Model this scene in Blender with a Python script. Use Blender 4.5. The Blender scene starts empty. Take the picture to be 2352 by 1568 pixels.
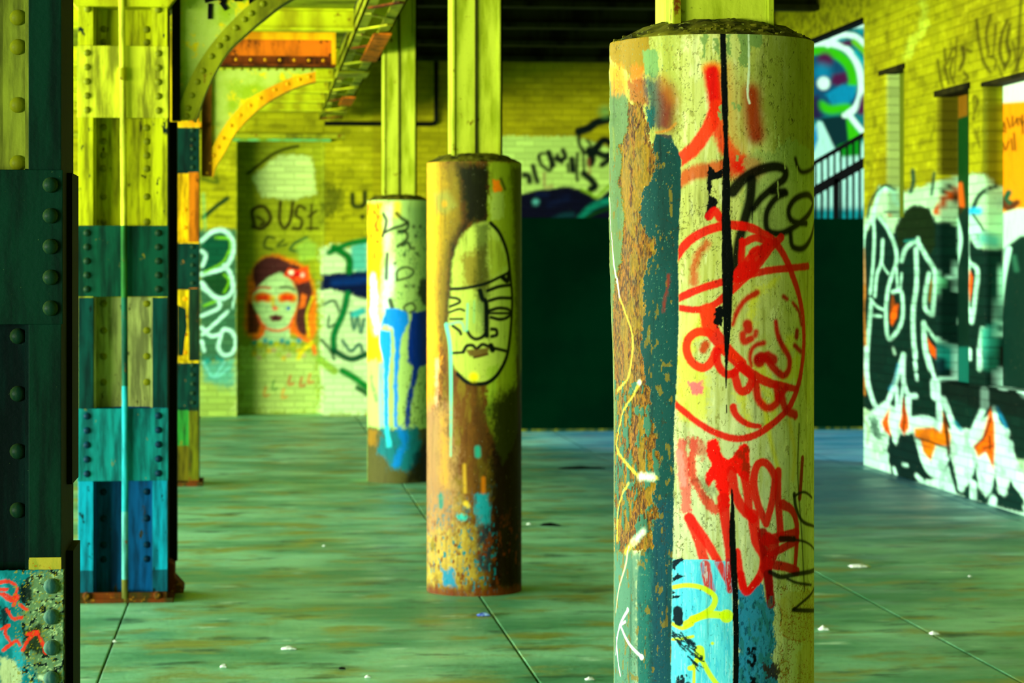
import bpy, math, random
import numpy as np
from mathutils import Vector

# ------------------------------------------------------------------ camera, light, exposure
F = 5553.0                      # focal length in pixels of a 2352 px wide frame (85 mm lens)
H = 1.607                       # eye height
TH = math.atan(587 / F)         # camera is turned this far to the right of the colonnade axis (+Y)
CT, ST = math.cos(TH), math.sin(TH)
scn = bpy.context.scene
col = scn.collection
cam_d = bpy.data.cameras.new('camera')
cam = bpy.data.objects.new('camera', cam_d)
col.objects.link(cam)
cam.location = (0, 0, H)
cam.rotation_euler = (math.pi / 2, 0, -TH)
cam_d.sensor_width = 36
cam_d.lens = 36 * F / 2352
cam_d.shift_y = -(784 - 625) / 2352
cam_d.clip_start = 0.1
cam_d.clip_end = 200
cam_d.dof.use_dof = True
cam_d.dof.focus_distance = 5.55
cam_d.dof.aperture_fstop = 8.0
scn.camera = cam

scn.view_settings.view_transform = 'Standard'
scn.view_settings.look = 'None'
scn.view_settings.gamma = 1
scn.view_settings.use_curve_mapping = False
scn.view_settings.exposure = 0.5

world = bpy.data.worlds.new('daylight')
scn.world = world
world.use_nodes = True
bg = world.node_tree.nodes['Background']
bg.inputs[0].default_value = (0.76, 1.0, 0.88, 1)
bg.inputs[1].default_value = 0.85

# daylight from the open street side, low and broad: it rakes in under the girders
ld = bpy.data.lights.new('street_daylight', 'AREA')
ld.shape = 'RECTANGLE'
ld.size = 16
ld.size_y = 2.6
ld.energy = 8000
ld.color = (0.96, 1.0, 0.92)
lo = bpy.data.objects.new('street_daylight', ld)
col.objects.link(lo)
lo.location = (-20, -6, 1.4)
lo.rotation_euler = Vector((-1, -.8, 0.0)).to_track_quat('Z', 'Y').to_euler()

ld2 = bpy.data.lights.new('side_street_daylight', 'AREA')
ld2.shape = 'RECTANGLE'
ld2.size = 18
ld2.size_y = 2.4
ld2.energy = 4200
ld2.color = (0.98, 1.0, 0.88)
lo2 = bpy.data.objects.new('side_street_daylight', ld2)
col.objects.link(lo2)
lo2.location = (-11, 14, 1.3)
lo2.rotation_euler = Vector((-1, -0.05, 0.0)).to_track_quat('Z', 'Y').to_euler()

# the sun stands high beyond the roof and only reaches the mural and the ramp outside
sd = bpy.data.lights.new('sun', 'SUN')
sd.energy = 2.6
sd.angle = math.radians(8)
so = bpy.data.objects.new('sun', sd)
col.objects.link(so)
so.rotation_euler = Vector((1.3, -1.0, 1.7)).to_track_quat('Z', 'Y').to_euler()

# ------------------------------------------------------------------ helpers
random.seed(4)
rng = np.random.default_rng(7)


def lin(c):
    c = np.asarray(c, dtype=float) / 255.0
    l = np.where(c <= 0.04045, c / 12.92, ((c + 0.055) / 1.055) ** 2.4)
    return l ** 1.22             # the paints in this place are strong and contrasty


def ray(px, py):                # direction of the sight line through a pixel of the photograph
    xc, zc = (px - 1176) / F, -(py - 625) / F
    return xc * CT + ST, -xc * ST + CT, zc


def on_y(px, py, Y):            # where it meets the plane y = Y  -> (x, z)
    a, b, c = ray(px, py)
    t = Y / b
    return a * t, H + c * t


def on_x(px, py, X):            # where it meets the plane x = X  -> (y, z)
    a, b, c = ray(px, py)
    t = X / a
    return b * t, H + c * t


def on_floor(px, py):
    a, b, c = ray(px, py)
    t = -H / c
    return a * t, b * t


def hash2(xi, yi, seed):
    h = (xi.astype(np.int64) * 374761393 + yi.astype(np.int64) * 668265263 + seed * 1274126177) & 0xffffffff
    h = ((h ^ (h >> 13)) * 1274126177) & 0xffffffff
    h = h ^ (h >> 16)
    return (h & 0xffff) / 65535.0


def vnoise(x, y, seed=0):
    xi, yi = np.floor(x), np.floor(y)
    fx, fy = x - xi, y - yi
    fx = fx * fx * (3 - 2 * fx)
    fy = fy * fy * (3 - 2 * fy)
    a = hash2(xi, yi, seed); b = hash2(xi + 1, yi, seed)
    c = hash2(xi, yi + 1, seed); d = hash2(xi + 1, yi + 1, seed)
    return (a + (b - a) * fx) * (1 - fy) + (c + (d - c) * fx) * fy


def fbm(x, y, seed=0, o=4):
    s = 0; a = 0.5; n = 0
    for k in range(o):
        s = s + a * vnoise(x, y, seed + k * 17)
        n += a; a *= 0.55; x = x * 2.03 + 7.1; y = y * 2.03 + 3.7
    return s / n


def sstep(a, b, x):
    t = np.clip((x - a) / (b - a), 0, 1)
    return t * t * (3 - 2 * t)


def smooth(pts, n=5):
    p = np.array(pts, float)
    if len(p) < 3:
        return p
    q = np.vstack([2 * p[0] - p[1], p, 2 * p[-1] - p[-2]])
    out = []
    for i in range(1, len(q) - 2):
        p0, p1, p2, p3 = q[i - 1], q[i], q[i + 1], q[i + 2]
        for k in range(n):
            t = k / n
            out.append(0.5 * ((2 * p1) + (-p0 + p2) * t + (2 * p0 - 5 * p1 + 4 * p2 - p3) * t * t + (-p0 + 3 * p1 - 3 * p2 + p3) * t ** 3))
    out.append(q[-2])
    return np.array(out)


class Paint:
    """Paint laid on a surface: U, V are surface coordinates in units of one photo pixel at that surface."""
    def __init__(s, U, V, conv, base):
        s.U = U.ravel(); s.V = V.ravel(); s.conv = conv
        s.C = np.tile(lin(base), (len(s.U), 1))
        s.n1 = fbm(s.U / 14, s.V / 22, 3) - 0.5
        s.n2 = fbm(s.U / 4, s.V / 6, 9, 3) - 0.5
        s.off = (0, 0, 1)
        s.mask0 = None

    def crop(s, x, y, k):
        s.off = (x, y, k); return s

    def cv(s, pts):
        x, y, k = s.off
        return np.array([s.conv(x + a / k, y + b / k) for a, b in pts])

    def lay(s, idx, m, c):
        if s.mask0 is not None:
            m = m * s.mask0[idx]
        s.C[idx] += (lin(c) - s.C[idx]) * m[:, None]

    def stroke(s, pts, w, c, soft=2.0, a=1.0, rag=0.0, curve=True):
        k = s.off[2]
        ws = w if isinstance(w, (tuple, list)) else (w, w)
        P = s.cv(pts)
        if curve: P = smooth(P)
        W = np.linspace(ws[0], ws[1], len(P)) / k / 2
        m = W.max() + soft + abs(rag) + 2
        lo, hi = P.min(0) - m, P.max(0) + m
        idx = np.where((s.U > lo[0]) & (s.U < hi[0]) & (s.V > lo[1]) & (s.V < hi[1]))[0]
        if len(idx) == 0: return
        u, v = s.U[idx], s.V[idx]
        best = np.full(len(idx), 1e9)
        if len(P) == 1:
            best = np.hypot(u - P[0, 0], v - P[0, 1]) - W[0]
        for i in range(len(P) - 1):
            d = P[i + 1] - P[i]
            L = max(d @ d, 1e-9)
            t = np.clip(((u - P[i, 0]) * d[0] + (v - P[i, 1]) * d[1]) / L, 0, 1)
            dd = np.hypot(u - P[i, 0] - t * d[0], v - P[i, 1] - t * d[1]) - (W[i] + (W[i + 1] - W[i]) * t)
            best = np.minimum(best, dd)
        best = best + rag * 2 * (s.n1[idx] + s.n2[idx])
        s.lay(idx, (1 - sstep(-soft / 2, soft / 2, best)) * a, c)

    def dot(s, x, y, w, c, soft=3.0, a=1.0, rag=0.0):
        s.stroke([(x, y)], w, c, soft, a, rag, False)

    def poly(s, pts, c, soft=2.0, a=1.0, rag=0.0, curve=False):
        P = s.cv(pts)
        if curve:
            P = smooth(np.vstack([P, P[:1]]), 4)[:-1]
        m = soft + abs(rag) + 2
        lo, hi = P.min(0) - m, P.max(0) + m
        idx = np.where((s.U > lo[0]) & (s.U < hi[0]) & (s.V > lo[1]) & (s.V < hi[1]))[0]
        if len(idx) == 0: return
        u, v = s.U[idx], s.V[idx]
        ins = np.zeros(len(idx), bool); best = np.full(len(idx), 1e9)
        n = len(P)
        for i in range(n):
            A, B = P[i], P[(i + 1) % n]
            d = B - A
            L = max(d @ d, 1e-9)
            t = np.clip(((u - A[0]) * d[0] + (v - A[1]) * d[1]) / L, 0, 1)
            best = np.minimum(best, np.hypot(u - A[0] - t * d[0], v - A[1] - t * d[1]))
            if abs(d[1]) > 1e-9:
                cr = ((A[1] > v) != (B[1] > v)) & (u < d[0] * (v - A[1]) / d[1] + A[0])
                ins ^= cr
        sd = np.where(ins, -best, best) + rag * 2 * (s.n1[idx] + s.n2[idx])
        s.lay(idx, (1 - sstep(-soft / 2, soft / 2, sd)) * a, c)

    def field(s, m, c):          # a mask over the whole surface
        s.lay(np.arange(len(s.U)), np.clip(m, 0, 1), c)


def set_paint(me, C):
    at = me.color_attributes.new('paint', 'FLOAT_COLOR', 'POINT')
    buf = np.ones((len(C), 4), dtype=np.float32)
    buf[:, :3] = np.clip(C, 0, 1)
    at.data.foreach_set('color', buf.ravel())


def grid_mesh(name, XYZ, C=None, flip=False, smooth_shade=True, wrap=False):
    """XYZ: (rows, cols, 3)"""
    r, c = XYZ.shape[:2]
    i = np.arange(r * c).reshape(r, c)
    if wrap:
        i = np.hstack([i, i[:, :1]])
    q = np.stack([i[:-1, :-1], i[:-1, 1:], i[1:, 1:], i[1:, :-1]], -1).reshape(-1, 4)
    if flip: q = q[:, ::-1]
    me = bpy.data.meshes.new(name)
    me.vertices.add(r * c)
    me.vertices.foreach_set('co', XYZ.astype(np.float32).ravel())
    me.loops.add(q.size)
    me.loops.foreach_set('vertex_index', q.ravel().astype(np.int32))
    me.polygons.add(len(q))
    me.polygons.foreach_set('loop_start', np.arange(0, q.size, 4, dtype=np.int32))
    me.update(calc_edges=True)
    if smooth_shade:
        me.polygons.foreach_set('use_smooth', np.ones(len(q), bool))
    if C is not None: set_paint(me, C)
    return me


class MB:
    def __init__(s): s.v = []; s.f = []; s.sm = []
    def add(s, vs, fs, sm=False):
        n = len(s.v); s.v += [tuple(v) for v in vs]
        s.f += [tuple(a + n for a in f) for f in fs]; s.sm += [sm] * len(fs)
        return s
    def box(s, x0, x1, y0, y1, z0, z1):
        v = [(x, y, z) for z in (z0, z1) for y in (y0, y1) for x in (x0, x1)]
        return s.add(v, [(0, 2, 3, 1), (4, 5, 7, 6), (0, 1, 5, 4), (2, 6, 7, 3), (0, 4, 6, 2), (1, 3, 7, 5)])
    def hexa(s, v):              # eight corners, bottom four then top four, both counter clockwise
        return s.add(v, [(3, 2, 1, 0), (4, 5, 6, 7), (0, 1, 5, 4), (1, 2, 6, 5), (2, 3, 7, 6), (3, 0, 4, 7)])
    def bar(s, a, b, w, h, up=(0, 0, 1)):
        a, b = Vector(a), Vector(b); d = (b - a).normalized(); up = Vector(up)
        sx = d.cross(up).normalized() * w / 2; sy = sx.cross(d).normalized() * h / 2
        v = [a - sx - sy, a + sx - sy, b + sx - sy, b - sx - sy, a - sx + sy, a + sx + sy, b + sx + sy, b - sx + sy]
        return s.hexa(v)
    def tube(s, pts, r, n=12, cap=True):
        pts = [Vector(p) for p in pts]; rings = []
        rr = r if isinstance(r, (list, tuple)) else [r] * len(pts)
        ref = None
        for i, p in enumerate(pts):
            d = (pts[min(i + 1, len(pts) - 1)] - pts[max(i - 1, 0)]).normalized()
            if ref is None:
                ref = d.orthogonal().normalized()
            ref = (ref - d * ref.dot(d)).normalized()
            o = d.cross(ref)
            rings.append([p + (ref * math.cos(2 * math.pi * k / n) + o * math.sin(2 * math.pi * k / n)) * rr[i] for k in range(n)])
        vs = [v for g in rings for v in g]
        fs = [(i * n + k, i * n + (k + 1) % n, (i + 1) * n + (k + 1) % n, (i + 1) * n + k) for i in range(len(pts) - 1) for k in range(n)]
        s.add(vs, fs, True)
        if cap:
            s.add(rings[0], [tuple(range(n))[::-1]]); s.add(rings[-1], [tuple(range(n))])
        return s
    def prism(s, poly2, a0, a1, axis='y'):     # outline in (x, z) pushed along y (or (y, z) along x)
        n = len(poly2)
        mk = (lambda p, t: (p[0], t, p[1])) if axis == 'y' else ((lambda p, t: (t, p[0], p[1])) if axis == 'x' else (lambda p, t: (p[0], p[1], t)))
        vs = [mk(p, a0) for p in poly2] + [mk(p, a1) for p in poly2]
        fs = [tuple(range(n)), tuple(range(2 * n - 1, n - 1, -1))] + [(i, i + n, (i + 1) % n + n, (i + 1) % n) for i in range(n)]
        return s.add(vs, fs)
    def mesh(s, name):
        me = bpy.data.meshes.new(name); me.from_pydata(s.v, [], s.f)
        me.polygons.foreach_set('use_smooth', s.sm)
        import bmesh
        bm = bmesh.new(); bm.from_mesh(me); bmesh.ops.recalc_face_normals(bm, faces=bm.faces); bm.to_mesh(me); bm.free()
        return me


def link(name, me, mat=None, parent=None, bevel=0.0, loc=None):
    if isinstance(me, MB): me = me.mesh(name)
    o = bpy.data.objects.new(name, me); col.objects.link(o)
    if mat is not None and len(me.materials) == 0: me.materials.append(mat)
    if parent is not None:
        o.parent = parent
    if loc: o.location = loc
    if bevel:
        b = o.modifiers.new('bevel', 'BEVEL'); b.width = bevel; b.segments = 2; b.limit_method = 'ANGLE'
    return o


def thing(name, label, cat, loc=(0, 0, 0), group=None):
    o = bpy.data.objects.new(name, None); col.objects.link(o)
    o.empty_display_size = 0.1
    o.location = loc
    return tag(o, label, cat, group)


def tag(o, label, cat, group=None, kind=None):
    if label: o['label'] = label
    if cat: o['category'] = cat
    if group: o['group'] = group
    if kind: o['kind'] = kind
    return o


def struct(name, me, mat, label=None, cat=None):
    o = link(name, me, mat); o['kind'] = 'structure'
    if label: o['label'] = label
    if cat: o['category'] = cat
    return o


# ------------------------------------------------------------------ materials
def new_mat(name, rough=0.6, spec=0.35):
    m = bpy.data.materials.new(name); m.use_nodes = True
    nt = m.node_tree; b = nt.nodes['Principled BSDF']
    b.inputs['Roughness'].default_value = rough
    b.inputs['Specular IOR Level'].default_value = spec
    return m, nt, b


def N(nt, t, **kw):
    n = nt.nodes.new(t)
    for k, v in kw.items():
        if k.startswith('i_'): n.inputs[k[2:].replace('_', ' ')].default_value = v
        else: setattr(n, k, v)
    return n


def mix(nt, fac, a, b, mode='MIX'):
    n = nt.nodes.new('ShaderNodeMix'); n.data_type = 'RGBA'; n.blend_type = mode
    for s, v in ((0, fac), (6, a), (7, b)):
        if hasattr(v, 'is_linked'): nt.links.new(v, n.inputs[s])
        elif isinstance(v, (int, float)): n.inputs[s].default_value = v
        else: n.inputs[s].default_value = tuple(lin(v)) + (1,)
    return n.outputs[2]


def coords(nt, scale, rot=None):
    tc = N(nt, 'ShaderNodeTexCoord'); mp = N(nt, 'ShaderNodeMapping')
    mp.inputs['Scale'].default_value = scale
    if rot: mp.inputs['Rotation'].default_value = rot
    nt.links.new(tc.outputs['Object'], mp.inputs[0])
    return mp.outputs[0]


def noise(nt, scale, detail=5, vec=(1, 1, 1), rough=0.6):
    n = N(nt, 'ShaderNodeTexNoise'); n.inputs['Scale'].default_value = scale
    n.inputs['Detail'].default_value = detail; n.inputs['Roughness'].default_value = rough
    nt.links.new(coords(nt, vec), n.inputs['Vector'])
    return n.outputs[0]


def ramp(nt, src, a, b):
    n = N(nt, 'ShaderNodeMapRange'); n.interpolation_type = 'SMOOTHSTEP'
    n.inputs[1].default_value = a; n.inputs[2].default_value = b
    nt.links.new(src, n.inputs[0]); return n.outputs[0]


def bump(nt, b, src, dist, strength=1.0, chain=None):
    n = N(nt, 'ShaderNodeBump'); n.inputs['Distance'].default_value = dist; n.inputs['Strength'].default_value = strength
    nt.links.new(src, n.inputs['Height'])
    if chain: nt.links.new(chain, n.inputs['Normal'])
    nt.links.new(n.outputs[0], b.inputs['Normal']); return n.outputs[0]


def paint_mat(name, brick=None, rough=0.6, speck=0.5, grain=1.0, streak=True, course=0.072):
    """colour from the painted surface, broken up by fine noise; brick = 'xz' or 'yz' adds courses"""
    m, nt, b = new_mat(name, max(rough, .62), .05)
    at = N(nt, 'ShaderNodeAttribute', attribute_name='paint')
    c = at.outputs['Color']
    if streak:
        c = mix(nt, ramp(nt, noise(nt, 9, 6, (6, 6, 0.6)), 0.5, 0.78), c, mix(nt, 0.6, c, (150, 150, 120), 'MULTIPLY'))
    c = mix(nt, ramp(nt, noise(nt, 70 * grain, 6, (1.3, 1.3, 0.7)), 0.60, 0.72), c, mix(nt, 0.8 * speck, c, (40, 36, 12), 'MULTIPLY'))
    c = mix(nt, ramp(nt, noise(nt, 160 * grain, 3, (1, 1, 0.5)), 0.68, 0.74), c, mix(nt, 0.35 * speck, c, (220, 225, 170)))
    ch = bump(nt, b, noise(nt, 120 * grain, 6), 0.0012 if not brick else 0.004, 0.5)
    if brick:
        br = N(nt, 'ShaderNodeTexBrick'); tc = N(nt, 'ShaderNodeTexCoord'); sp = N(nt, 'ShaderNodeSeparateXYZ'); cb = N(nt, 'ShaderNodeCombineXYZ')
        nt.links.new(tc.outputs['Object'], sp.inputs[0])
        nt.links.new(sp.outputs[0 if brick == 'xz' else 1], cb.inputs[0]); nt.links.new(sp.outputs[2], cb.inputs[1])
        nt.links.new(cb.outputs[0], br.inputs['Vector'])
        br.inputs['Scale'].default_value = 1; br.inputs['Brick Width'].default_value = 0.215; br.inputs['Row Height'].default_value = course
        br.inputs['Mortar Size'].default_value = 0.007; br.inputs['Mortar Smooth'].default_value = 0.3; br.inputs['Bias'].default_value = 0
        br.inputs['Color1'].default_value = (1, 1, 1, 1); br.inputs['Color2'].default_value = (0.62, 0.62, 0.62, 1); br.inputs['Mortar'].default_value = (0.55, 0.55, 0.55, 1)
        c = mix(nt, 0.62, c, br.outputs['Color'], 'MULTIPLY')
        inv = N(nt, 'ShaderNodeMath', operation='SUBTRACT'); inv.inputs[0].default_value = 1; nt.links.new(br.outputs['Fac'], inv.inputs[1])
        bump(nt, b, inv.outputs[0], 0.008, 0.8, ch)
    nt.links.new(c, b.inputs['Base Color'])
    return m


def plain(name, c1, c2=None, rough=0.6, sc=6, stretch=(1, 1, 0.25), metal=0.0, rust=None, lo=0.4, hi=0.65, spec=0.06, rl=0.58, rh=0.66):
    m, nt, b = new_mat(name, rough, spec); b.inputs['Metallic'].default_value = metal
    c = mix(nt, ramp(nt, noise(nt, sc, 6, stretch), lo, hi), c1, c2 or tuple(x * 0.7 for x in c1))
    if rust: c = mix(nt, ramp(nt, noise(nt, sc * 2.3, 7), rl, rh), c, rust)
    c = mix(nt, ramp(nt, noise(nt, 90, 4), 0.6, 0.75), c, mix(nt, 0.5, c, (30, 30, 10), 'MULTIPLY'))
    nt.links.new(c, b.inputs['Base Color'])
    bump(nt, b, noise(nt, 60, 5), 0.002, 0.5)
    return m


def banded(name, bands, rust=None, rough=0.45, wob=0.012, rl=0.60, rh=0.68):
    """paint coats that change with height: bands = [(z_top, colour), ...] from the floor up"""
    m, nt, b = new_mat(name, max(rough, .6), .05)
    tc = N(nt, 'ShaderNodeTexCoord'); sp = N(nt, 'ShaderNodeSeparateXYZ'); nt.links.new(tc.outputs['Object'], sp.inputs[0])
    nz = N(nt, 'ShaderNodeMath', operation='MULTIPLY_ADD'); nt.links.new(noise(nt, 14, 4), nz.inputs[0]); nz.inputs[1].default_value = wob; nt.links.new(sp.outputs[2], nz.inputs[2])
    c = None; zp = None
    for zt, cc in bands:
        var = mix(nt, ramp(nt, noise(nt, 7, 6, (3, 3, 0.4)), 0.38, 0.66), cc, tuple(x * 0.62 for x in cc))
        if c is None: c = var
        else:
            g = N(nt, 'ShaderNodeMath', operation='GREATER_THAN'); nt.links.new(nz.outputs[0], g.inputs[0]); g.inputs[1].default_value = zp
            c = mix(nt, g.outputs[0], c, var)
        zp = zt
    if rust: c = mix(nt, ramp(nt, noise(nt, 22, 7, (1, 1, 0.5)), rl, rh), c, rust)
    c = mix(nt, ramp(nt, noise(nt, 130, 4), 0.70, 0.76), c, mix(nt, 0.35, c, (120, 150, 90)))
    nt.links.new(c, b.inputs['Base Color'])
    bump(nt, b, noise(nt, 80, 5), 0.002, 0.5)
    return m

YEL = (186, 196, 22); YELD = (140, 140, 10); GRN = (3, 58, 38); GRN2 = (6, 80, 60); TEAL = (16, 130, 130); CYAN = (30, 165, 190)
M_black = plain('soot_black_paint', (8, 14, 10), (3, 5, 4), 0.7)
M_rust = plain('rusted_iron', (120, 66, 14), (60, 34, 8), 0.85, 14)
M_olive = plain('olive_painted_steel', (150, 158, 26), (96, 100, 12), 0.55, 5, rust=(110, 60, 10))
M_yel = plain('yellow_painted_steel', YEL, (150, 150, 14), 0.5, 5, rust=(120, 96, 10), rl=.64, rh=.7)
M_amber = plain('amber_painted_steel', (226, 190, 8), (196, 140, 6), 0.5, 4, rust=(150, 80, 8), rl=.62, rh=.7)
M_orange = plain('orange_rusted_steel', (206, 120, 12), (120, 70, 10), 0.6, 8, rust=(70, 40, 8))
M_beam_dark = plain('dark_ceiling_steel', (58, 62, 12), (30, 32, 8), 0.8, 4)
M_deck = plain('dark_deck_boards', (34, 40, 14), (14, 18, 8), 0.9, 3)

# ------------------------------------------------------------------ floor: cast slabs with open joints
YW = 27.1                        # the brick end wall
XW = 5.04                        # the right hand wall
def floor_mat():
    m, nt, b = new_mat('worn_floor_concrete', 0.50, 0.4)
    tc = N(nt, 'ShaderNodeTexCoord'); sp = N(nt, 'ShaderNodeSeparateXYZ'); nt.links.new(tc.outputs['Object'], sp.inputs[0])
    c = mix(nt, ramp(nt, noise(nt, 1.1, 6, (0.7, 1.1, 1)), 0.36, 0.64), (156, 222, 176), (88, 166, 120))
    c = mix(nt, ramp(nt, noise(nt, 2.3, 7, (0.9, 1.3, 1)), 0.48, 0.66), c, (150, 168, 84))          # ochre staining
    c = mix(nt, ramp(nt, noise(nt, 3.1, 6, (0.7, 1.5, 1), 0.7), 0.52, 0.68), c, (62, 120, 84))       # damp dark patches
    c = mix(nt, ramp(nt, noise(nt, 5.3, 6, (0.5, 1.2, 1)), 0.62, 0.72), c, (190, 235, 200))
    # bluish daylight spill painted into the colour toward the open end on the right
    g = ramp(nt, sp.outputs[0], 1.6, 3.6)
    gy = ramp(nt, sp.outputs[1], 12.0, 17.0)
    mu = N(nt, 'ShaderNodeMath', operation='MULTIPLY'); nt.links.new(g, mu.inputs[0]); nt.links.new(gy, mu.inputs[1])
    c = mix(nt, mu.outputs[0], c, mix(nt, 0.8, c, (8, 110, 150)))
    c = mix(nt, ramp(nt, noise(nt, 45, 5), 0.62, 0.7), c, mix(nt, 0.5, c, (30, 50, 30)))
    nt.links.new(c, b.inputs['Base Color'])
    rr = N(nt, 'ShaderNodeMapRange'); nt.links.new(noise(nt, 2.0, 5, (0.6, 1.4, 1)), rr.inputs[0])
    rr.inputs[1].default_value = .35; rr.inputs[2].default_value = .65; rr.inputs[3].default_value = 0.32; rr.inputs[4].default_value = 0.65
    nt.links.new(rr.outputs[0], b.inputs['Roughness'])
    bump(nt, b, noise(nt, 30, 6), 0.004, 0.4)
    return m


xs = [-14, -10.2, -7.0, -3.8, -0.62, 1.10, 2.98, 4.9, 6.9, 9.5, 12]
ys = [-24, -21, -18, -15, -12, -9, -6, -3, 0, 3.0, 5.6, 8.1, 10.52, 13.0, 15.3, 18.0, 20.7, 23.4, 26.1, 29, 33]
fb = MB()
for i in range(len(xs) - 1):
    for j in range(len(ys) - 1):
        g, bv = 0.005, 0.003
        x0, x1, y0, y1 = xs[i] + g, xs[i + 1] - g, ys[j] + g * .5, ys[j + 1] - g * .5
        lo_ = [(x0, y0, -.12), (x1, y0, -.12), (x1, y1, -.12), (x0, y1, -.12)]
        md = [(x0, y0, -bv), (x1, y0, -bv), (x1, y1, -bv), (x0, y1, -bv)]
        hi_ = [(x0 + bv, y0 + bv, 0), (x1 - bv, y0 + bv, 0), (x1 - bv, y1 - bv, 0), (x0 + bv, y1 - bv, 0)]
        fb.add(lo_ + md + hi_, [(0, 1, 5, 4), (1, 2, 6, 5), (2, 3, 7, 6), (3, 0, 4, 7), (4, 5, 9, 8), (5, 6, 10, 9), (6, 7, 11, 10), (7, 4, 8, 11), (8, 9, 10, 11)])
fb.add([(-14, -24, -.11), (12, -24, -.11), (12, 33, -.11), (-14, 33, -.11)], [(0, 1, 2, 3)])
struct('floor', fb, floor_mat())

# ------------------------------------------------------------------ brick end wall with a bricked-up doorway
SB = F / YW * (1 / CT)           # about pixels per metre on that wall
def conv_back(px, py):
    x, z = on_y(px, py, YW); return x * SB, -z * SB


def dup_cols(vals, edges, n=8):
    """sorted sample positions, with a doubled column at every edge of a recess"""
    out = [(v, None) for v in vals if all(abs(v - e) > 1e-4 for e, _ in edges)]
    for e, side in edges:
        for k in range(n + 1):
            out.append((e, (side, k / n)))
    key = lambda t: (t[0], 0 if t[1] is None else (t[1][1] if t[1][0] > 0 else t[1][1]))
    return sorted(out, key=key)


def relief_wall(u0, u1, v0, v1, du, dv, holes):
    """heightfield wall: returns U, V (rows = v), depth.  holes = [(u0,u1,v0,v1,depth)]"""
    ue = [(h[0], 1) for h in holes] + [(h[1], -1) for h in holes]
    ve = [(h[2], 1) for h in holes] + [(h[3], -1) for h in holes]
    us = dup_cols(np.arange(u0, u1 + du / 2, du), ue, 4); vs = dup_cols(np.arange(v0, v1 + dv / 2, dv), ve, 2)
    U = np.array([a for a, _ in us]); V = np.array([a for a, _ in vs])
    UU, VV = np.meshgrid(U, V)
    def frac(lst, e0, e1):
        out = []
        for v, t in lst:
            if v < e0 - 1e-6 or v > e1 + 1e-6: out.append(0.0)
            elif abs(v - e0) < 1e-6: out.append(t[1] if t else 0)
            elif abs(v - e1) < 1e-6: out.append(1 - t[1] if t else 0)
            else: out.append(1.0)
        return np.array(out)
    D = np.zeros_like(UU)
    for h in holes:
        D = np.maximum(D, np.minimum(frac(us, h[0], h[1])[None, :], frac(vs, h[2], h[3])[:, None]) * h[4])
    return UU, VV, D


rx0, rz1 = on_y(545, 312, YW); rx1 = on_y(742, 312, YW)[0]
UU, VV, DD = relief_wall(-6.2, 5.3, 0.0, 4.3, 0.018, 0.018, [(rx0, rx1, -0.5, rz1, 0.42)])
P = Paint(UU * SB, -VV * SB, conv_back, (168, 170, 16))
nb = fbm(UU * 1.4, VV * 1.4, 5).ravel(); nb2 = fbm(UU * 5, VV * 9, 8).ravel()
P.field(sstep(.50, .75, nb), (146, 148, 10)); P.field(sstep(.55, .75, nb2) * .5, (110, 112, 6)); P.field(sstep(.60, .78, 1 - nb2) * .6, (200, 200, 40))
P.field((UU.ravel() > 1.3) * .45, (146, 140, 6))
P.field(sstep(1.6, 0.2, VV.ravel() + nb * .8 - .4) * (UU.ravel() < 1.2) * .6, (150, 196, 110))
W = (186, 240, 205); DKG = (10, 70, 48); NAVY = (6, 12, 34); BLK = (14, 22, 12)
# --- left strip of lettering
P.crop(400, 400, 2.613)
P.poly([(150, 340), (378, 330), (380, 1100), (150, 1150)], (20, 110, 80), 10, .9, 6)
P.poly([(165, 400), (320, 350), (350, 450), (300, 540), (165, 600)], (16, 92, 60), 6, 1, 2, True)
P.poly([(165, 620), (320, 580), (345, 680), (290, 730), (165, 680)], (30, 84, 40), 6, 1, 2, True)
for pts, w in [([(165, 400), (230, 345), (300, 338), (350, 400), (350, 480), (300, 560), (165, 600)], 26), ([(165, 650), (230, 725), (300, 745), (352, 690), (338, 600), (300, 545)], 24),
               ([(165, 460), (190, 490), (170, 550)], 22), ([(165, 850), (270, 800), (250, 745), (170, 680)], 22), ([(170, 960), (240, 900), (320, 825)], 20),
               ([(165, 920), (220, 970), (280, 955), (300, 930), (350, 950), (370, 1010), (350, 1070), (300, 1085), (265, 1040), (280, 970)], 22), ([(165, 1000), (180, 1060)], 20), ([(350, 800), (370, 700)], 10), ([(240, 1220), (300, 1130)], 14), ([(175, 1130), (240, 1220), (330, 1160)], 14)]:
    P.stroke(pts, w, W, 4)
for pts in [[(180, 590), (290, 530), (330, 460)], [(250, 380), (330, 390), (335, 470)], [(180, 790), (250, 760)], [(300, 600), (330, 640), (300, 710)]]:
    P.stroke(pts, 14, (120, 190, 20), 4)
P.poly([(170, 1120), (375, 1100), (378, 1330), (170, 1240)], (30, 170, 150), 20, .7, 14)
P.poly([(165, 1250), (378, 1280), (378, 1460), (165, 1460)], (150, 180, 80), 20, .8, 10)
P.stroke([(175, 260), (250, 195), (320, 145)], 26, (30, 70, 30), 6); P.stroke([(170, 30), (260, 50), (250, 20)], 20, (30, 80, 20), 8, .8)
P.stroke([(175, 120), (185, 330)], 14, (110, 190, 110), 8, .7)
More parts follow.
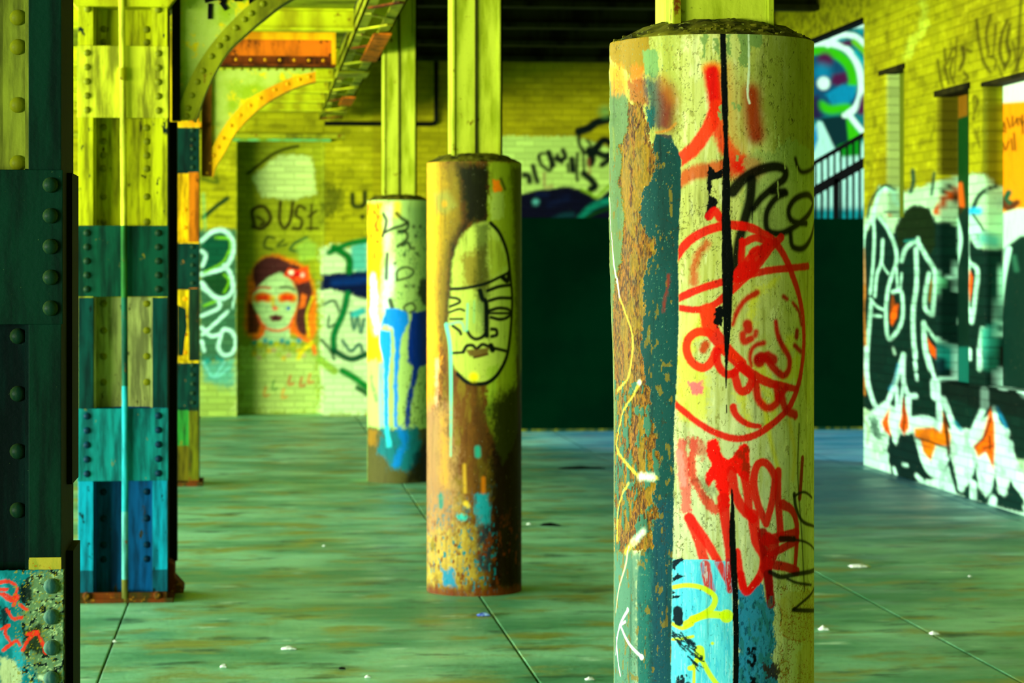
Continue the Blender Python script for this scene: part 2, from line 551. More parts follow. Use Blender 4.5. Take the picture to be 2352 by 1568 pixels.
# --- bricked-up doorway: cleaned patch, lettering, painted girl
P.crop(380, 0, 3.137)
P.poly([(510, 1010), (1150, 1010), (1150, 3100), (510, 3100)], (150, 170, 40), 3, .6)
P.poly([(820, 1100), (1060, 1110), (1095, 1385), (930, 1430), (700, 1410), (620, 1270), (740, 1160)], (196, 222, 130), 8, 1, 4)
P.stroke([(590, 1240), (680, 1170), (790, 1090), (900, 1050), (960, 1040)], 22, (60, 70, 8), 6)
P.crop(400, 400, 2.613)
P.poly([(380, 1060), (880, 1080), (880, 1450), (380, 1450)], (186, 214, 120), 30, .75, 20)
P.stroke([(480, 300), (470, 210), (540, 190), (580, 260), (530, 320), (470, 310)], 24, (60, 56, 10), 6)
P.stroke([(500, 250), (540, 280), (520, 300)], 18, (60, 56, 10), 6)
P.stroke([(640, 160), (635, 270), (665, 320), (700, 270), (715, 165)], 22, (60, 56, 10), 6)
P.stroke([(790, 200), (750, 185), (735, 240), (770, 270), (760, 320), (715, 320)], 20, (60, 56, 10), 6)
P.stroke([(800, 320), (870, 320)], 14, (60, 56, 10), 6); P.stroke([(810, 250), (860, 215)], 14, (60, 56, 10), 6); P.stroke([(830, 175), (825, 330)], 14, (60, 56, 10), 6)
P.stroke([(600, 380), (560, 375), (540, 430), (590, 450)], 16, (70, 90, 30), 6); P.stroke([(660, 390), (620, 430), (680, 420)], 14, (70, 90, 30), 6)
P.stroke([(800, 375), (730, 410), (700, 450), (740, 460)], 18, (70, 110, 50), 6); P.poly([(730, 430), (800, 385), (860, 420), (860, 500), (760, 520)], (160, 200, 80), 14, .8)
P.poly([(440, 640), (500, 520), (600, 480), (710, 510), (800, 570), (850, 720), (850, 980), (720, 960), (440, 980)], (240, 130, 24), 14, .9, 4, True)
HAIR = (92, 52, 44)
P.poly([(470, 620), (480, 550), (540, 500), (620, 495), (690, 530), (760, 560), (820, 640), (835, 730), (815, 850), (800, 960), (760, 960), (735, 900), (745, 760), (720, 640), (640, 600), (560, 640), (500, 700)], HAIR, 7, 1, 2, True)
P.poly([(440, 760), (500, 800), (520, 900), (500, 960), (440, 960)], (110, 60, 30), 8)
P.poly([(480, 700), (560, 625), (640, 592), (705, 640), (745, 740), (720, 850), (690, 905), (620, 935), (550, 910), (505, 850), (470, 770)], (188, 226, 150), 6, 1, 1, True)
P.poly([(560, 900), (690, 900), (700, 990), (760, 1010), (500, 1010), (540, 970)], (180, 220, 150), 6)
P.stroke([(500, 850), (540, 920), (620, 945), (690, 920), (720, 860)], 14, (236, 110, 60), 6)
P.stroke([(530, 920), (510, 980), (470, 1000)], 14, (236, 120, 30), 6); P.stroke([(715, 920), (760, 980), (830, 1020), (850, 1080)], 22, (240, 120, 30), 8)
for x in (530, 680):
    P.stroke([(x - 30, 745), (x, 735), (x + 35, 745)], 56, (226, 150, 20), 8); P.stroke([(x - 22, 742), (x + 24, 742)], 34, (226, 70, 20), 8)
P.stroke([(475, 705), (520, 680), (575, 685)], 14, (210, 80, 60), 6); P.stroke([(640, 680), (690, 680), (725, 695)], 14, (80, 80, 40), 6)
P.stroke([(600, 740), (595, 790), (620, 810)], 20, (210, 190, 40), 8); P.dot(605, 808, 30, (236, 130, 90))
P.poly([(565, 855), (610, 845), (660, 855), (640, 885), (590, 888)], (110, 50, 50), 6); P.dot(612, 868, 16, (40, 20, 20)); P.dot(688, 808, 26, (10, 110, 170))
P.poly([(770, 715), (800, 730), (790, 800), (755, 810)], (240, 130, 40), 6)
P.poly([(690, 560), (740, 575), (810, 545), (815, 640), (750, 660), (690, 620), (660, 610)], (240, 100, 30), 6); P.dot(742, 598, 40, (220, 40, 30)); P.dot(706, 590, 32, (230, 230, 190)); P.dot(775, 605, 28, (240, 210, 180)); P.stroke([(670, 600), (725, 625)], 14, (220, 50, 30))
for i in range(9):
    P.dot(480 + i * 34, 1015 + 12 * math.sin(i * 2.1), 30, [(30, 160, 130), (190, 200, 30), (40, 150, 150)][i % 3], 8)
for i in range(11):
    P.dot(480 + i * 30, 1085 + 26 * math.sin(i * 1.3), 26, [(220, 190, 20), (190, 170, 120), (160, 190, 60)][i % 3], 10, .9)
P.stroke([(830, 1020), (780, 1060), (750, 1110)], 26, (220, 210, 30), 8); P.stroke([(835, 740), (800, 850), (815, 980)], 12, (220, 210, 20), 6)
for a, b_, c_ in [(700, 1240, (200, 80, 40)), (770, 1250, (190, 60, 40)), (820, 1230, (210, 120, 60)), (600, 1270, (90, 150, 70)), (660, 1320, (220, 160, 60)), (550, 1310, (210, 150, 50))]:
    P.stroke([(a, b_ - 20), (a - 10, b_ + 30), (a + 18, b_ + 26)], 14, c_, 6, .8)
# --- right of the doorway
P.poly([(884, 440), (1500, 400), (1500, 1440), (884, 1440)], (196, 228, 160), 14, 1, 10)
P.poly([(890, 60), (1000, 90), (1010, 230), (900, 270)], (70, 84, 10), 30, .8, 14)
P.stroke([(1070, 120), (1075, 185), (1110, 195), (1140, 180), (1145, 110)], 28, (24, 50, 16), 8); P.dot(1208, 140, 30, (40, 60, 16), 8)
P.dot(1130, 255, 30, (30, 50, 16), 8)
P.poly([(884, 600), (1160, 575), (1500, 560), (1500, 740), (1155, 750), (1000, 700), (884, 695)], (6, 30, 66), 6, 1, 4); P.stroke([(960, 650), (1150, 635)], 34, (0, 70, 130), 20, .8)
P.poly([(1060, 430), (1160, 390), (1160, 580), (1060, 580)], (70, 190, 160), 14, .9)
for pts, w, c_ in [([(930, 470), (1040, 420), (1150, 395)], 34, (0, 130, 50)), ([(960, 440), (1045, 500), (1050, 580)], 46, (0, 120, 40)), ([(1040, 720), (1015, 830), (960, 960), (960, 1060)], 42, (0, 130, 60)), ([(960, 1060), (1060, 1110), (1150, 1080)], 36, (10, 90, 50)),
                   ([(1010, 1180), (1080, 1220), (1160, 1280)], 42, (0, 140, 50)), ([(1100, 1280), (1160, 1320)], 30, (10, 100, 40)), ([(900, 780), (960, 760), (990, 820)], 16, (20, 80, 50)), ([(930, 850), (925, 920), (960, 900)], 14, (20, 90, 50)),
                   ([(1060, 830), (1080, 930), (1100, 850), (1120, 950), (1140, 870)], 18, (10, 110, 90)), ([(1010, 1000), (1060, 1060), (1110, 1020), (1130, 1060)], 20, (10, 100, 80)), ([(890, 1000), (940, 1060), (960, 1110)], 18, (20, 90, 40)), ([(1080, 840), (1130, 820)], 40, (70, 190, 170)), ([(884, 1120), (960, 1180)], 50, (150, 190, 70))]:
    P.stroke(pts, w, c_, 7)
# --- lettering above the dark hoarding
P.crop(1140, 200, 3.92)
P.poly([(-200, 445), (720, 445), (1060, 560), (2200, 520), (2200, 1300), (-200, 1300)], (176, 208, 104), 8, 1, 4)
K = (20, 50, 30)
for pts, w in [([(740, 400), (830, 370), (900, 320), (1010, 290)], 60), ([(740, 440), (750, 520), (800, 590), (850, 560), (930, 500)], 26), ([(820, 480), (850, 520)], 20), ([(840, 570), (860, 640), (850, 680)], 60), ([(880, 590), (960, 480), (1030, 510), (1050, 590), (980, 620), (910, 590)], 50),
               ([(950, 700), (1040, 640)], 40), ([(730, 600), (725, 780), (730, 840)], 24), ([(680, 650), (690, 750)], 44), ([(780, 560), (790, 760)], 20), ([(790, 780), (850, 830), (890, 890), (850, 920)], 50),
               ([(380, 620), (400, 690), (430, 720), (480, 750), (500, 690)], 26), ([(470, 590), (490, 640), (510, 700)], 44), ([(380, 640), (400, 600), (430, 600)], 20), ([(540, 640), (570, 660), (620, 630), (600, 570)], 36), ([(550, 610), (590, 680)], 24), ([(330, 710), (350, 790), (370, 850)], 36), ([(250, 790), (290, 800), (300, 850)], 40), ([(640, 690), (650, 760)], 20)]:
    P.stroke(pts, w * 1.3, (8, 28, 16), 8)
P.stroke([(430, 780), (440, 900), (500, 890)], 26, (150, 130, 80), 10, .8); P.stroke([(830, 650), (840, 770)], 20, (150, 100, 60), 10, .8)
P.poly([(-200, 960), (230, 960), (330, 930), (480, 915), (620, 890), (760, 920), (850, 970), (920, 1010), (1100, 860), (2200, 700), (2200, 1300), (-200, 1300)], NAVY, 8, 1, 2)
P.dot(355, 1035, 50, (90, 170, 150), 14); P.stroke([(370, 960), (450, 970)], 40, (10, 30, 60), 20, .8); P.stroke([(480, 1060), (640, 1000)], 40, (10, 30, 60), 20, .8)
P.stroke([(770, 925), (850, 960), (905, 990), (1000, 900), (1060, 860)], 22, (130, 170, 10), 8)
P.stroke([(760, 1180), (850, 1090), (940, 1045), (1060, 1020), (1300, 1000)], 60, (10, 130, 100), 12); P.stroke([(780, 1200), (900, 1130), (1060, 1080)], 26, (10, 70, 10), 10)
P.stroke([(500, 1210), (600, 1160), (680, 1150)], 44, (10, 70, 70), 16, .9); P.dot(980, 220, 80, (120, 180, 90), 30, .8)
XYZ = np.stack([UU, YW + DD, VV], -1)
struct('wall_back', grid_mesh('wall_back', XYZ, P.C, smooth_shade=False), paint_mat('painted_brick_end_wall', 'xz', 0.8, .6, .5, False))

# ------------------------------------------------------------------ right hand wall with its narrow recesses
PX, PZ = 88.0, 308.0
def conv_right(px, py):
    y, z = on_x(px, py, XW); return -y * PX, -z * PZ


def yx(px): return on_x(px, 600, XW)[0]
YE = yx(1984)
def zr(px, py): return on_x(px, py, XW)[1]
n1 = (yx(2076), yx(2034), zr(2060, 500), zr(2060, 160), 0.14)
n2 = (yx(2225), yx(2152), zr(2190, 882), zr(2190, 210), 0.19)
n3 = (yx(2385), yx(2261), zr(2300, 892), zr(2300, 186), 0.16)
holes = [n1, n2, n3]
UU, VV, DD = relief_wall(13.8, YE, 0.0, 4.3, 0.026, 0.0125, holes)
s_ = XW / (XW + DD)              # recess faces were sprayed from the pavement side
P = Paint(-UU * s_ * PX, -(H + (VV - H) * s_) * PZ, conv_right, (164, 168, 12))
nb = fbm(UU * 1.3, VV * 1.8, 5).ravel(); nb2 = fbm(UU * 5, VV * 12, 8).ravel()
P.field(sstep(.45, .72, nb), (150, 150, 8)); P.field(sstep(.55, .75, nb2) * .5, (100, 100, 8)); P.field(sstep(.58, .8, 1 - nb2) * .6, (196, 200, 30))
P.crop(0, 0, 1); P.field((DD.ravel() > .001) * (UU.ravel() > n1[1] - .002) * (VV.ravel() > n1[2]) * (VV.ravel() < n1[3]) * (UU.ravel() < n1[1] + .002), (186, 210, 120))  # lit look of the small recess's far jamb put into pale colour
P.crop(1860, 0, 3.136)
for pts in [[(800, 10), (820, 80), (800, 180)], [(830, 200), (790, 260)], [(740, 270), (720, 380), (700, 400)]]:
    P.stroke(pts, 44, (196, 220, 70), 20, .7, 8)
TAG = (60, 50, 6)
for pts, w in [([(1200, 140), (1220, 300), (1250, 440), (1300, 520)], 18), ([(1300, 110), (1270, 250), (1290, 380)], 18), ([(1340, 180), (1330, 300), (1320, 400)], 14), ([(1280, 400), (1340, 430), (1330, 500)], 14), ([(1420, 150), (1380, 260), (1370, 380), (1400, 470)], 22), ([(1440, 180), (1420, 300), (1440, 400), (1400, 500)], 22), ([(1460, 300), (1480, 420), (1440, 480)], 14), ([(1360, 480), (1390, 560)], 12),
               ([(970, 350), (975, 420), (990, 460), (1020, 370), (1040, 350)], 18), ([(920, 430), (940, 560), (960, 640)], 16), ([(970, 470), (990, 560), (1000, 600)], 18), ([(1030, 420), (1010, 520), (1040, 600)], 18), ([(1060, 270), (1050, 420), (1040, 560)], 12), ([(1100, 340), (1110, 420), (1080, 500)], 26), ([(1130, 360), (1160, 370)], 20), ([(1110, 520), (1140, 560), (1110, 580)], 18),
               ([(1175, 720), (1190, 690), (1210, 740), (1190, 800), (1175, 860), (1190, 850)], 12), ([(1215, 920), (1200, 1000), (1190, 930), (1225, 1060)], 10), ([(1540, 350), (1480, 500), (1450, 560)], 14), ([(1540, 940), (1530, 1060)], 12), ([(1520, 0), (1500, 400), (1495, 540)], 16)]:
    P.stroke(pts, w, TAG, 8, .85)
# dark painted reveal, green panel, orange board faces sit in the recesses further down
P.poly([(916, 660), (1145, 630), (1145, 1260), (916, 1260)], (96, 90, 8), 3, .9); P.poly([(1245, 600), (1352, 590), (1352, 1330), (1245, 1330)], (110, 116, 14), 3, .8)
# the big piece
P.crop(1960, 380, 3.337)
GD = (6, 52, 38)
P.poly([(70, 430), (150, 300), (200, 160), (330, 160), (380, 200), (480, 180), (640, 130), (770, 90), (880, 70), (990, 70), (1100, 150), (1270, 200), (1310, 150), (1600, 150), (1600, 3200), (70, 3200)], (178, 226, 170), 10, 1, 5)
P.poly([(70, 560), (170, 400), (210, 380), (300, 520), (400, 340), (480, 300), (570, 330), (640, 430), (780, 430), (820, 560), (880, 560), (990, 640), (1180, 640), (1290, 540), (1420, 500), (1600, 600), (1600, 2300), (1250, 2250), (900, 2150), (600, 2050), (260, 1950), (70, 1850)], GD, 8, 1, 3)
P.poly([(330, 600), (330, 440), (400, 340), (480, 310), (570, 340), (620, 450), (625, 620), (560, 680), (480, 560), (400, 620)], (28, 50, 14), 8, .9, 5, True)
WH = (178, 240, 200)
st = [([(80, 900), (75, 640), (100, 470), (150, 430), (160, 560), (150, 760), (130, 980)], 26), ([(165, 1000), (180, 840), (215, 740), (225, 570)], 26), ([(215, 740), (240, 790), (268, 830)], 14), ([(150, 440), (165, 330), (200, 210), (250, 175), (300, 200), (335, 300)], 36),
      ([(200, 400), (260, 480), (320, 620), (330, 740), (290, 860), (260, 980), (250, 1180), (275, 1330), (370, 1200), (375, 1000), (350, 960), (300, 970)], 30), ([(330, 790), (340, 960)], 16), ([(370, 830), (360, 960)], 16),
      ([(370, 730), (400, 640), (460, 590), (500, 600), (560, 700), (620, 800), (625, 900), (610, 1100), (600, 1140), (550, 1090), (555, 960), (580, 830)], 34), ([(480, 640), (485, 900), (460, 1100), (460, 1300), (475, 1470)], 36), ([(495, 560), (500, 620)], 30),
      ([(130, 1020), (180, 1080), (240, 1110)], 20), ([(150, 1150), (215, 1155)], 18), ([(140, 1040), (120, 1250), (105, 1500), (110, 1700)], 34), ([(540, 1210), (550, 1400), (590, 1560)], 40), ([(540, 1210), (600, 1290), (640, 1350)], 22),
      ([(840, 600), (800, 740), (780, 830), (725, 860)], 26), ([(780, 830), (800, 880), (795, 960)], 24), ([(880, 560), (870, 640), (885, 740), (950, 800), (935, 1000), (905, 1200), (890, 1100), (835, 1210)], 28), ([(885, 740), (880, 900), (880, 1100)], 22),
      ([(840, 400), (830, 540), (900, 500), (960, 600)], 60), ([(880, 380), (940, 470), (980, 560)], 50), ([(1270, 370), (1200, 580), (1160, 760), (1120, 1000), (1110, 1180), (1100, 1300)], 34), ([(1110, 1200), (1190, 1240), (1110, 1310)], 26), ([(990, 1250), (970, 1400), (965, 1560)], 30),
      ([(640, 1330), (720, 1380), (790, 1400), (800, 1560)], 34), ([(890, 1410), (890, 1480)], 26), ([(475, 1510), (475, 1560)], 26), ([(385, 1450), (360, 1560)], 40), ([(1290, 880), (1240, 1000), (1240, 1120), (1290, 1180)], 30), ([(1210, 1370), (1270, 1350)], 40), ([(1300, 200), (1290, 420), (1270, 560)], 40)]
for pts, w in st: P.stroke(pts, w, WH, 6)
P.poly([(640, 820), (700, 870), (690, 930), (640, 980)], (100, 190, 130), 8)
P.poly([(1110, 640), (1140, 1180), (1100, 1600), (980, 1560), (990, 1260), (1060, 1230), (1090, 1200)], (60, 170, 130), 10, .5)
P.poly([(640, 1340), (820, 1390), (820, 1600), (640, 1500)], (40, 160, 140), 12, .8); P.poly([(980, 1250), (1090, 1210), (1080, 1400), (990, 1560)], (60, 170, 140), 10, .9)
OR = (232, 110, 8); OD = (150, 80, 10)
P.poly([(300, 980), (320, 1060), (350, 1060), (340, 1160), (300, 1230), (275, 1200), (285, 1060)], OD, 6); P.poly([(310, 1080), (345, 1070), (330, 1160), (295, 1220), (285, 1150)], OR, 6)
P.poly([(598, 860), (608, 920), (590, 1060), (575, 1030), (585, 920)], (150, 130, 14), 5); P.poly([(565, 1320), (600, 1370), (632, 1400), (632, 1480), (590, 1440)], OR, 6)
P.poly([(890, 800), (915, 850), (908, 960), (892, 1040), (880, 920)], OR, 6); P.stroke([(75, 640), (85, 950), (75, 1100), (95, 1400), (80, 1560), (85, 1750)], 22, (210, 150, 60), 8)
P.stroke([(640, 350), (690, 270), (760, 210)], 60, (190, 96, 12), 10); P.stroke([(800, 180), (840, 260), (850, 330)], 40, (200, 100, 14), 10); P.stroke([(690, 200), (750, 165), (830, 380)], 34, (40, 50, 14), 10)
P.stroke([(110, 400), (130, 290), (180, 200), (250, 150), (310, 180)], 24, (20, 84, 60), 6, .9); P.stroke([(455, 40), (460, 130), (440, 200)], 34, (14, 80, 60), 10); P.stroke([(620, 60), (600, 220)], 26, (14, 80, 60), 10)
P.stroke([(920, 330), (950, 250), (1010, 190), (1090, 160)], 34, (20, 60, 40), 8); P.stroke([(900, 350), (960, 350)], 50, (40, 190, 220), 12); P.stroke([(920, 380), (970, 450), (1000, 500)], 16, (16, 70, 50), 6)
P.stroke([(1010, 560), (1080, 580)], 90, (40, 170, 150), 20, .8); P.dot(290, 380, 30, OR, 8); P.stroke([(240, 355), (340, 355)], 14, (20, 70, 40), 6)
P.stroke([(1280, 880), (1285, 1000), (1275, 1200), (1290, 1400)], 60, OR, 10); P.stroke([(1270, 1050), (1280, 1180)], 30, (70, 40, 10), 8); P.poly([(1200, 1390), (1260, 1390), (1250, 1568), (1200, 1560)], (190, 170, 10), 5); P.poly([(1130, 1390), (1195, 1390), (1195, 1568), (1130, 1568)], (40, 26, 6), 5)
P.stroke([(395, 580), (470, 570)], 16, (30, 140, 120), 8)
P.crop(1960, 800, 3.485)
P.poly([(80, 560), (250, 420), (470, 560), (600, 540), (700, 640), (860, 640), (960, 640), (1100, 520), (1230, 640), (1250, 740), (1400, 1100), (1400, 1500), (60, 1000)], (190, 240, 205), 6, 1, 3)
P.poly([(285, 640), (340, 770), (380, 690), (480, 680), (520, 800), (560, 940), (660, 1040), (480, 1080), (300, 1000), (270, 850)], (8, 48, 40), 6, 1, 3)
P.poly([(760, 820), (820, 1000), (860, 1150), (920, 1080), (990, 870), (1000, 1100), (1060, 1200), (1110, 1080), (1140, 980), (1160, 1160), (1230, 1160), (1270, 960), (1290, 1100), (1366, 1200), (1366, 1320), (900, 1200), (700, 1080), (740, 900)], (8, 56, 46), 6, 1, 3)
P.poly([(110, 560), (200, 560), (230, 700), (250, 820), (200, 760), (140, 640)], (20, 90, 60), 14, .8, 12)
st = [([(105, 0), (105, 200), (150, 400), (210, 500), (270, 440), (340, 260), (400, 70)], 44), ([(400, 70), (400, 250), (440, 370), (500, 380)], 40), ([(345, 310), (350, 460), (330, 600), (330, 740)], 30), ([(400, 300), (370, 500), (340, 650)], 26), ([(440, 400), (450, 560), (560, 560), (660, 590)], 50), ([(600, 60), (630, 170), (655, 250)], 30), ([(500, 20), (495, 80)], 26), ([(493, 115), (500, 160)], 28), ([(505, 210), (507, 245)], 26),
      ([(655, 280), (660, 380)], 80), ([(690, 400), (690, 640)], 50), ([(720, 400), (780, 560), (830, 740), (860, 1120)], 46), ([(870, 740), (890, 1080)], 34), ([(920, 780), (925, 1040)], 40), ([(840, 0), (835, 240)], 40), ([(930, 20), (930, 80)], 26), ([(1010, 0), (1015, 150)], 34), ([(690, 240), (830, 240)], 24), ([(1050, 340), (1050, 450)], 60), ([(1060, 440), (980, 620), (930, 760), (930, 900)], 40), ([(1130, 480), (1155, 700), (1160, 960), (1200, 1160)], 34), ([(1200, 700), (1215, 1000)], 40), ([(1235, 660), (1235, 690)], 26), ([(1250, 760), (1260, 960), (1320, 1100), (1400, 1180)], 50), ([(1190, 200), (1195, 290)], 90), ([(1300, 150), (1320, 300), (1366, 370)], 50),
      ([(520, 740), (560, 900), (620, 1000), (690, 1000), (745, 880)], 40), ([(1040, 850), (1010, 1000), (1060, 1150), (1095, 1080)], 40), ([(100, 700), (110, 800), (150, 900), (210, 910), (245, 850)], 36), ([(270, 850), (245, 980)], 34), ([(90, 820), (90, 930)], 36), ([(325, 960), (340, 1010)], 30), ([(400, 930), (430, 935)], 24), ([(510, 1020), (570, 1080)], 40), ([(980, 880), (945, 1000)], 24), ([(960, 1080), (960, 1210)], 50), ([(1120, 1200), (1110, 1260)], 50)]
for pts, w in st: P.stroke(pts, w, (190, 244, 214), 6)
P.poly([(660, 1060), (760, 940), (830, 1190), (680, 1130)], (190, 244, 214), 6); P.poly([(560, 860), (620, 900), (680, 790), (745, 870), (690, 1010), (610, 1000)], (190, 244, 214), 6); P.poly([(1010, 900), (1060, 830), (1090, 900), (1100, 1080), (1050, 1170), (1010, 1080)], (190, 244, 214), 6)
P.poly([(140, 720), (230, 740), (240, 850), (190, 920), (150, 880)], (190, 240, 200), 10, .9, 8)
P.poly([(290, 480), (280, 580), (300, 700), (250, 660), (225, 590)], OR, 6); P.poly([(400, 400), (440, 560), (445, 640), (405, 690), (365, 620), (385, 540)], OR, 6); P.stroke([(400, 400), (410, 560), (400, 650)], 26, (110, 60, 10), 10, .9)
P.poly([(490, 640), (640, 630), (700, 670), (720, 560), (710, 500), (780, 700), (775, 780), (660, 780), (620, 900), (560, 830), (540, 740), (490, 700)], (236, 140, 6), 6)
P.stroke([(500, 715), (600, 740), (700, 780), (770, 800)], 20, (40, 30, 6), 8); P.stroke([(730, 560), (750, 700), (765, 830)], 30, (70, 40, 8), 8)
P.poly([(1100, 470), (1130, 600), (1135, 800), (1120, 960), (1060, 830), (1000, 870), (960, 780), (1030, 720)], (236, 120, 8), 6)
P.stroke([(970, 790), (1050, 700), (1100, 560)], 16, (60, 34, 8), 8); P.stroke([(1040, 800), (1120, 780)], 16, (60, 34, 8), 8); P.stroke([(1090, 700), (1095, 820)], 14, (60, 34, 8), 8)
P.poly([(1330, 0), (1366, 60), (1366, 280), (1330, 240)], OR, 6); P.stroke([(1150, 480), (1220, 630)], 26, (40, 150, 180), 8, .9); P.stroke([(810, 590), (860, 650)], 26, (40, 150, 160), 8, .9); P.stroke([(360, 130), (330, 260), (290, 330)], 18, (60, 160, 180), 8, .9)
P.stroke([(80, 560), (120, 640), (110, 760)], 20, (150, 180, 100), 8, .8); P.stroke([(320, 0), (330, 40)], 20, (180, 230, 190), 8)
P.poly([(660, 60), (740, 80), (740, 190), (670, 200)], (10, 60, 60), 10); P.poly([(700, 260), (880, 265), (1340, 350), (1400, 400), (1400, 560), (1000, 480), (700, 380)], (8, 34, 24), 8, .8)
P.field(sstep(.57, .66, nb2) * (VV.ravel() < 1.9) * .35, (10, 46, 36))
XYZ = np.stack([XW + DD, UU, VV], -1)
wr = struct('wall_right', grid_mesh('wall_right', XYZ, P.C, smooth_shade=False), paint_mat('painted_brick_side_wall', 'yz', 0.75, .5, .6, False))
wr.data.materials[0]
M_brick = plain('plain_yellow_brick', (156, 160, 12), (110, 112, 8), 0.85, 9, (1, 1, 2))
mb = MB(); mb.box(XW + .25, XW + .5, -22, YE, 0, 4.3); mb.box(XW, XW + .25, -22, 13.8, 0, 4.3)
mb.box(-.6, XW, -22.3, -22, 0, 4.3)  # unseen rear end wall, added to shut out sky light from behind
mb.add([(XW, YE, 0), (XW + .25, YE, 0), (XW + .25, YE, 4.3), (XW, YE, 4.3)], [(0, 1, 2, 3)])
struct('wall_right_core', mb, M_brick)
# header over the open end of the right side, and its steel edge
zh = on_x(1985, 40, XW)[1]
mb = MB().box(XW, XW + .10, YE, YW + .3, zh, 4.3)
struct('wall_right_header', mb, M_brick)
struct('trim_1', MB().box(XW - .02, XW + .06, YE - .0, YW, zh - .03, zh), M_black)
# lintels above the recesses
for k, (h_, lab) in enumerate(((n1, ''), (n2, ''), (n3, ''))):
    o = struct('trim_%d' % (k + 2), MB().box(XW - .02, XW + h_[4] * .6, h_[0] - .04, h_[1] + (.16 if k == 0 else .02), h_[3] - .01, h_[3] + (.03, .035, .02)[k]), plain('dark_lintel_%d' % k, (52, 50, 10), (26, 26, 6), .7), None)


def panel(name, h_, u0, u1, v0, v1, base, fn, mat, dx=0.02):
    """painted infill standing against the back of a recess"""
    U, V = np.meshgrid(np.linspace(u0, u1, 60), np.linspace(v0, v1, 260))
    xx = XW + h_[4] - dx; s = XW / xx
    P = Paint(-U * s * PX, -(H + (V - H) * s) * PZ, conv_right, base); fn(P)
    me = grid_mesh(name, np.stack([np.full_like(U, xx), U, V], -1), P.C, smooth_shade=False)
    o = struct(name, me, mat); m_ = o.modifiers.new('depth', 'SOLIDIFY'); m_.thickness = 0.018; m_.offset = 0
    return o


M_panel = paint_mat('painted_infill_board', None, .6, .4, .6)
def lower_piece(P):
    P.crop(1960, 380, 3.337)
def f1(P):
    P.crop(1960, 380, 3.337); P.stroke([(180, 200), (250, 155), (320, 190)], 24, (20, 84, 60), 6)
def f2(P):
    P.crop(1860, 0, 3.136); P.poly([(1030, 660), (1145, 640), (1145, 830), (1060, 860), (1030, 860)], (130, 96, 12), 6); P.stroke([(1050, 1130), (1050, 1300)], 30, (30, 26, 8), 10)
    P.stroke([(1060, 1330), (1070, 1480)], 14, (190, 180, 130), 8, .8); P.stroke([(1090, 1330), (1105, 1480)], 30, (220, 110, 20), 10); P.stroke([(1100, 1500), (1090, 1568)], 20, (60, 40, 10), 8)
    P.crop(1960, 380, 3.337); P.poly([(760, 440), (900, 300), (900, 1400), (760, 1400)], (10, 50, 34), 6)
    P.stroke([(790, 380), (830, 560), (800, 740), (775, 840)], 30, WH, 6)
    P.poly([(740, 1390), (900, 1390), (900, 1800), (740, 1800)], (20, 110, 90), 8)
def f3(P):
    P.crop(1860, 0, 3.136); P.poly([(1340, 560), (1700, 540), (1700, 720), (1350, 745)], (200, 226, 190), 6)
    for pts in [[(1370, 870), (1400, 900), (1390, 950)], [(1410, 880), (1420, 930)], [(1430, 850), (1450, 920)], [(1470, 840), (1470, 910), (1500, 860)], [(1370, 1040), (1395, 1090), (1380, 1110)], [(1400, 1030), (1420, 1080), (1440, 1020)], [(1460, 1000), (1470, 1080)], [(1480, 960), (1490, 1080)], [(1500, 850), (1510, 900)], [(1520, 850), (1540, 900)], [(1400, 940), (1420, 950)], [(1540, 830), (1545, 960)], [(1550, 880), (1570, 880), (1570, 960)]]:
        P.stroke(pts, 11, (90, 60, 6), 5)
    P.stroke([(1440, 1390), (1420, 1440), (1460, 1470)], 40, (20, 96, 60), 8); P.stroke([(1380, 1440), (1440, 1500), (1500, 1460)], 40, (96, 50, 20), 10)
    P.crop(1960, 380, 3.337); P.poly([(1100, 380), (1270, 330), (1700, 330), (1700, 700), (1100, 700)], (180, 232, 190), 8); P.poly([(1160, 640), (1290, 540), (1700, 500), (1700, 2000), (1100, 2000), (1110, 1200)], GD, 8)
    P.stroke([(1200, 640), (1150, 900), (1110, 1250)], 40, WH, 6); P.stroke([(1240, 700), (1260, 800)], 30, (50, 110, 80), 10)
panel('window_1', n1, n1[0] + .01, n1[1] - .01, n1[2], n1[3], (96, 110, 16), f1, M_panel)
panel('window_2', n2, n2[0], n2[1], n2[2], n2[3], (14, 74, 22), f2, M_panel)
panel('window_3', n3, n3[0], n3[1], n3[2], n3[3], (224, 152, 8), f3, M_panel)

# ------------------------------------------------------------------ ceilings
ZL, ZR = 3.46, 4.22
mb = MB()
for k in range(65):
    y0 = -22 + k * .77
    mb.box(-5.2, .68, y0, y0 + .76, ZL, ZL + .08)
struct('ceiling', mb, plain('left_bay_deck', (150, 160, 24), (96, 104, 10), .7, 3, (1, 1, 1), rust=(90, 70, 8)))
mb = MB()
for k in range(12):
    x0 = 1.0 + k * .37
    mb.box(x0, x0 + .36, -22, YW + .3, ZR, ZR + .08)
mb.box(.9, .99, -22, YW + .3, ZR - .02, ZR + .08)
struct('ceiling_right', mb, M_deck)
proto = None
for k in range(9):
    y0 = 23.15 + (k - 6) * 1.82
    if y0 > 27: continue
    if proto is None:
        b_ = MB().box(0, 4.03, 0, .18, 0, .05); b_.box(0, 4.03, .075, .105, .05, .22); b_.box(0, 4.03, 0, .18, .22, .25)
        proto = b_.mesh('ceiling_joist'); proto.materials.append(M_beam_dark)
    o = link('ceiling_joist', proto, None, None, 0, (1.0, y0, ZR - .255))
    tag(o, 'dark steel joist crossing the black ceiling of the right bay', 'beam', 'joists of the right bay ceiling')

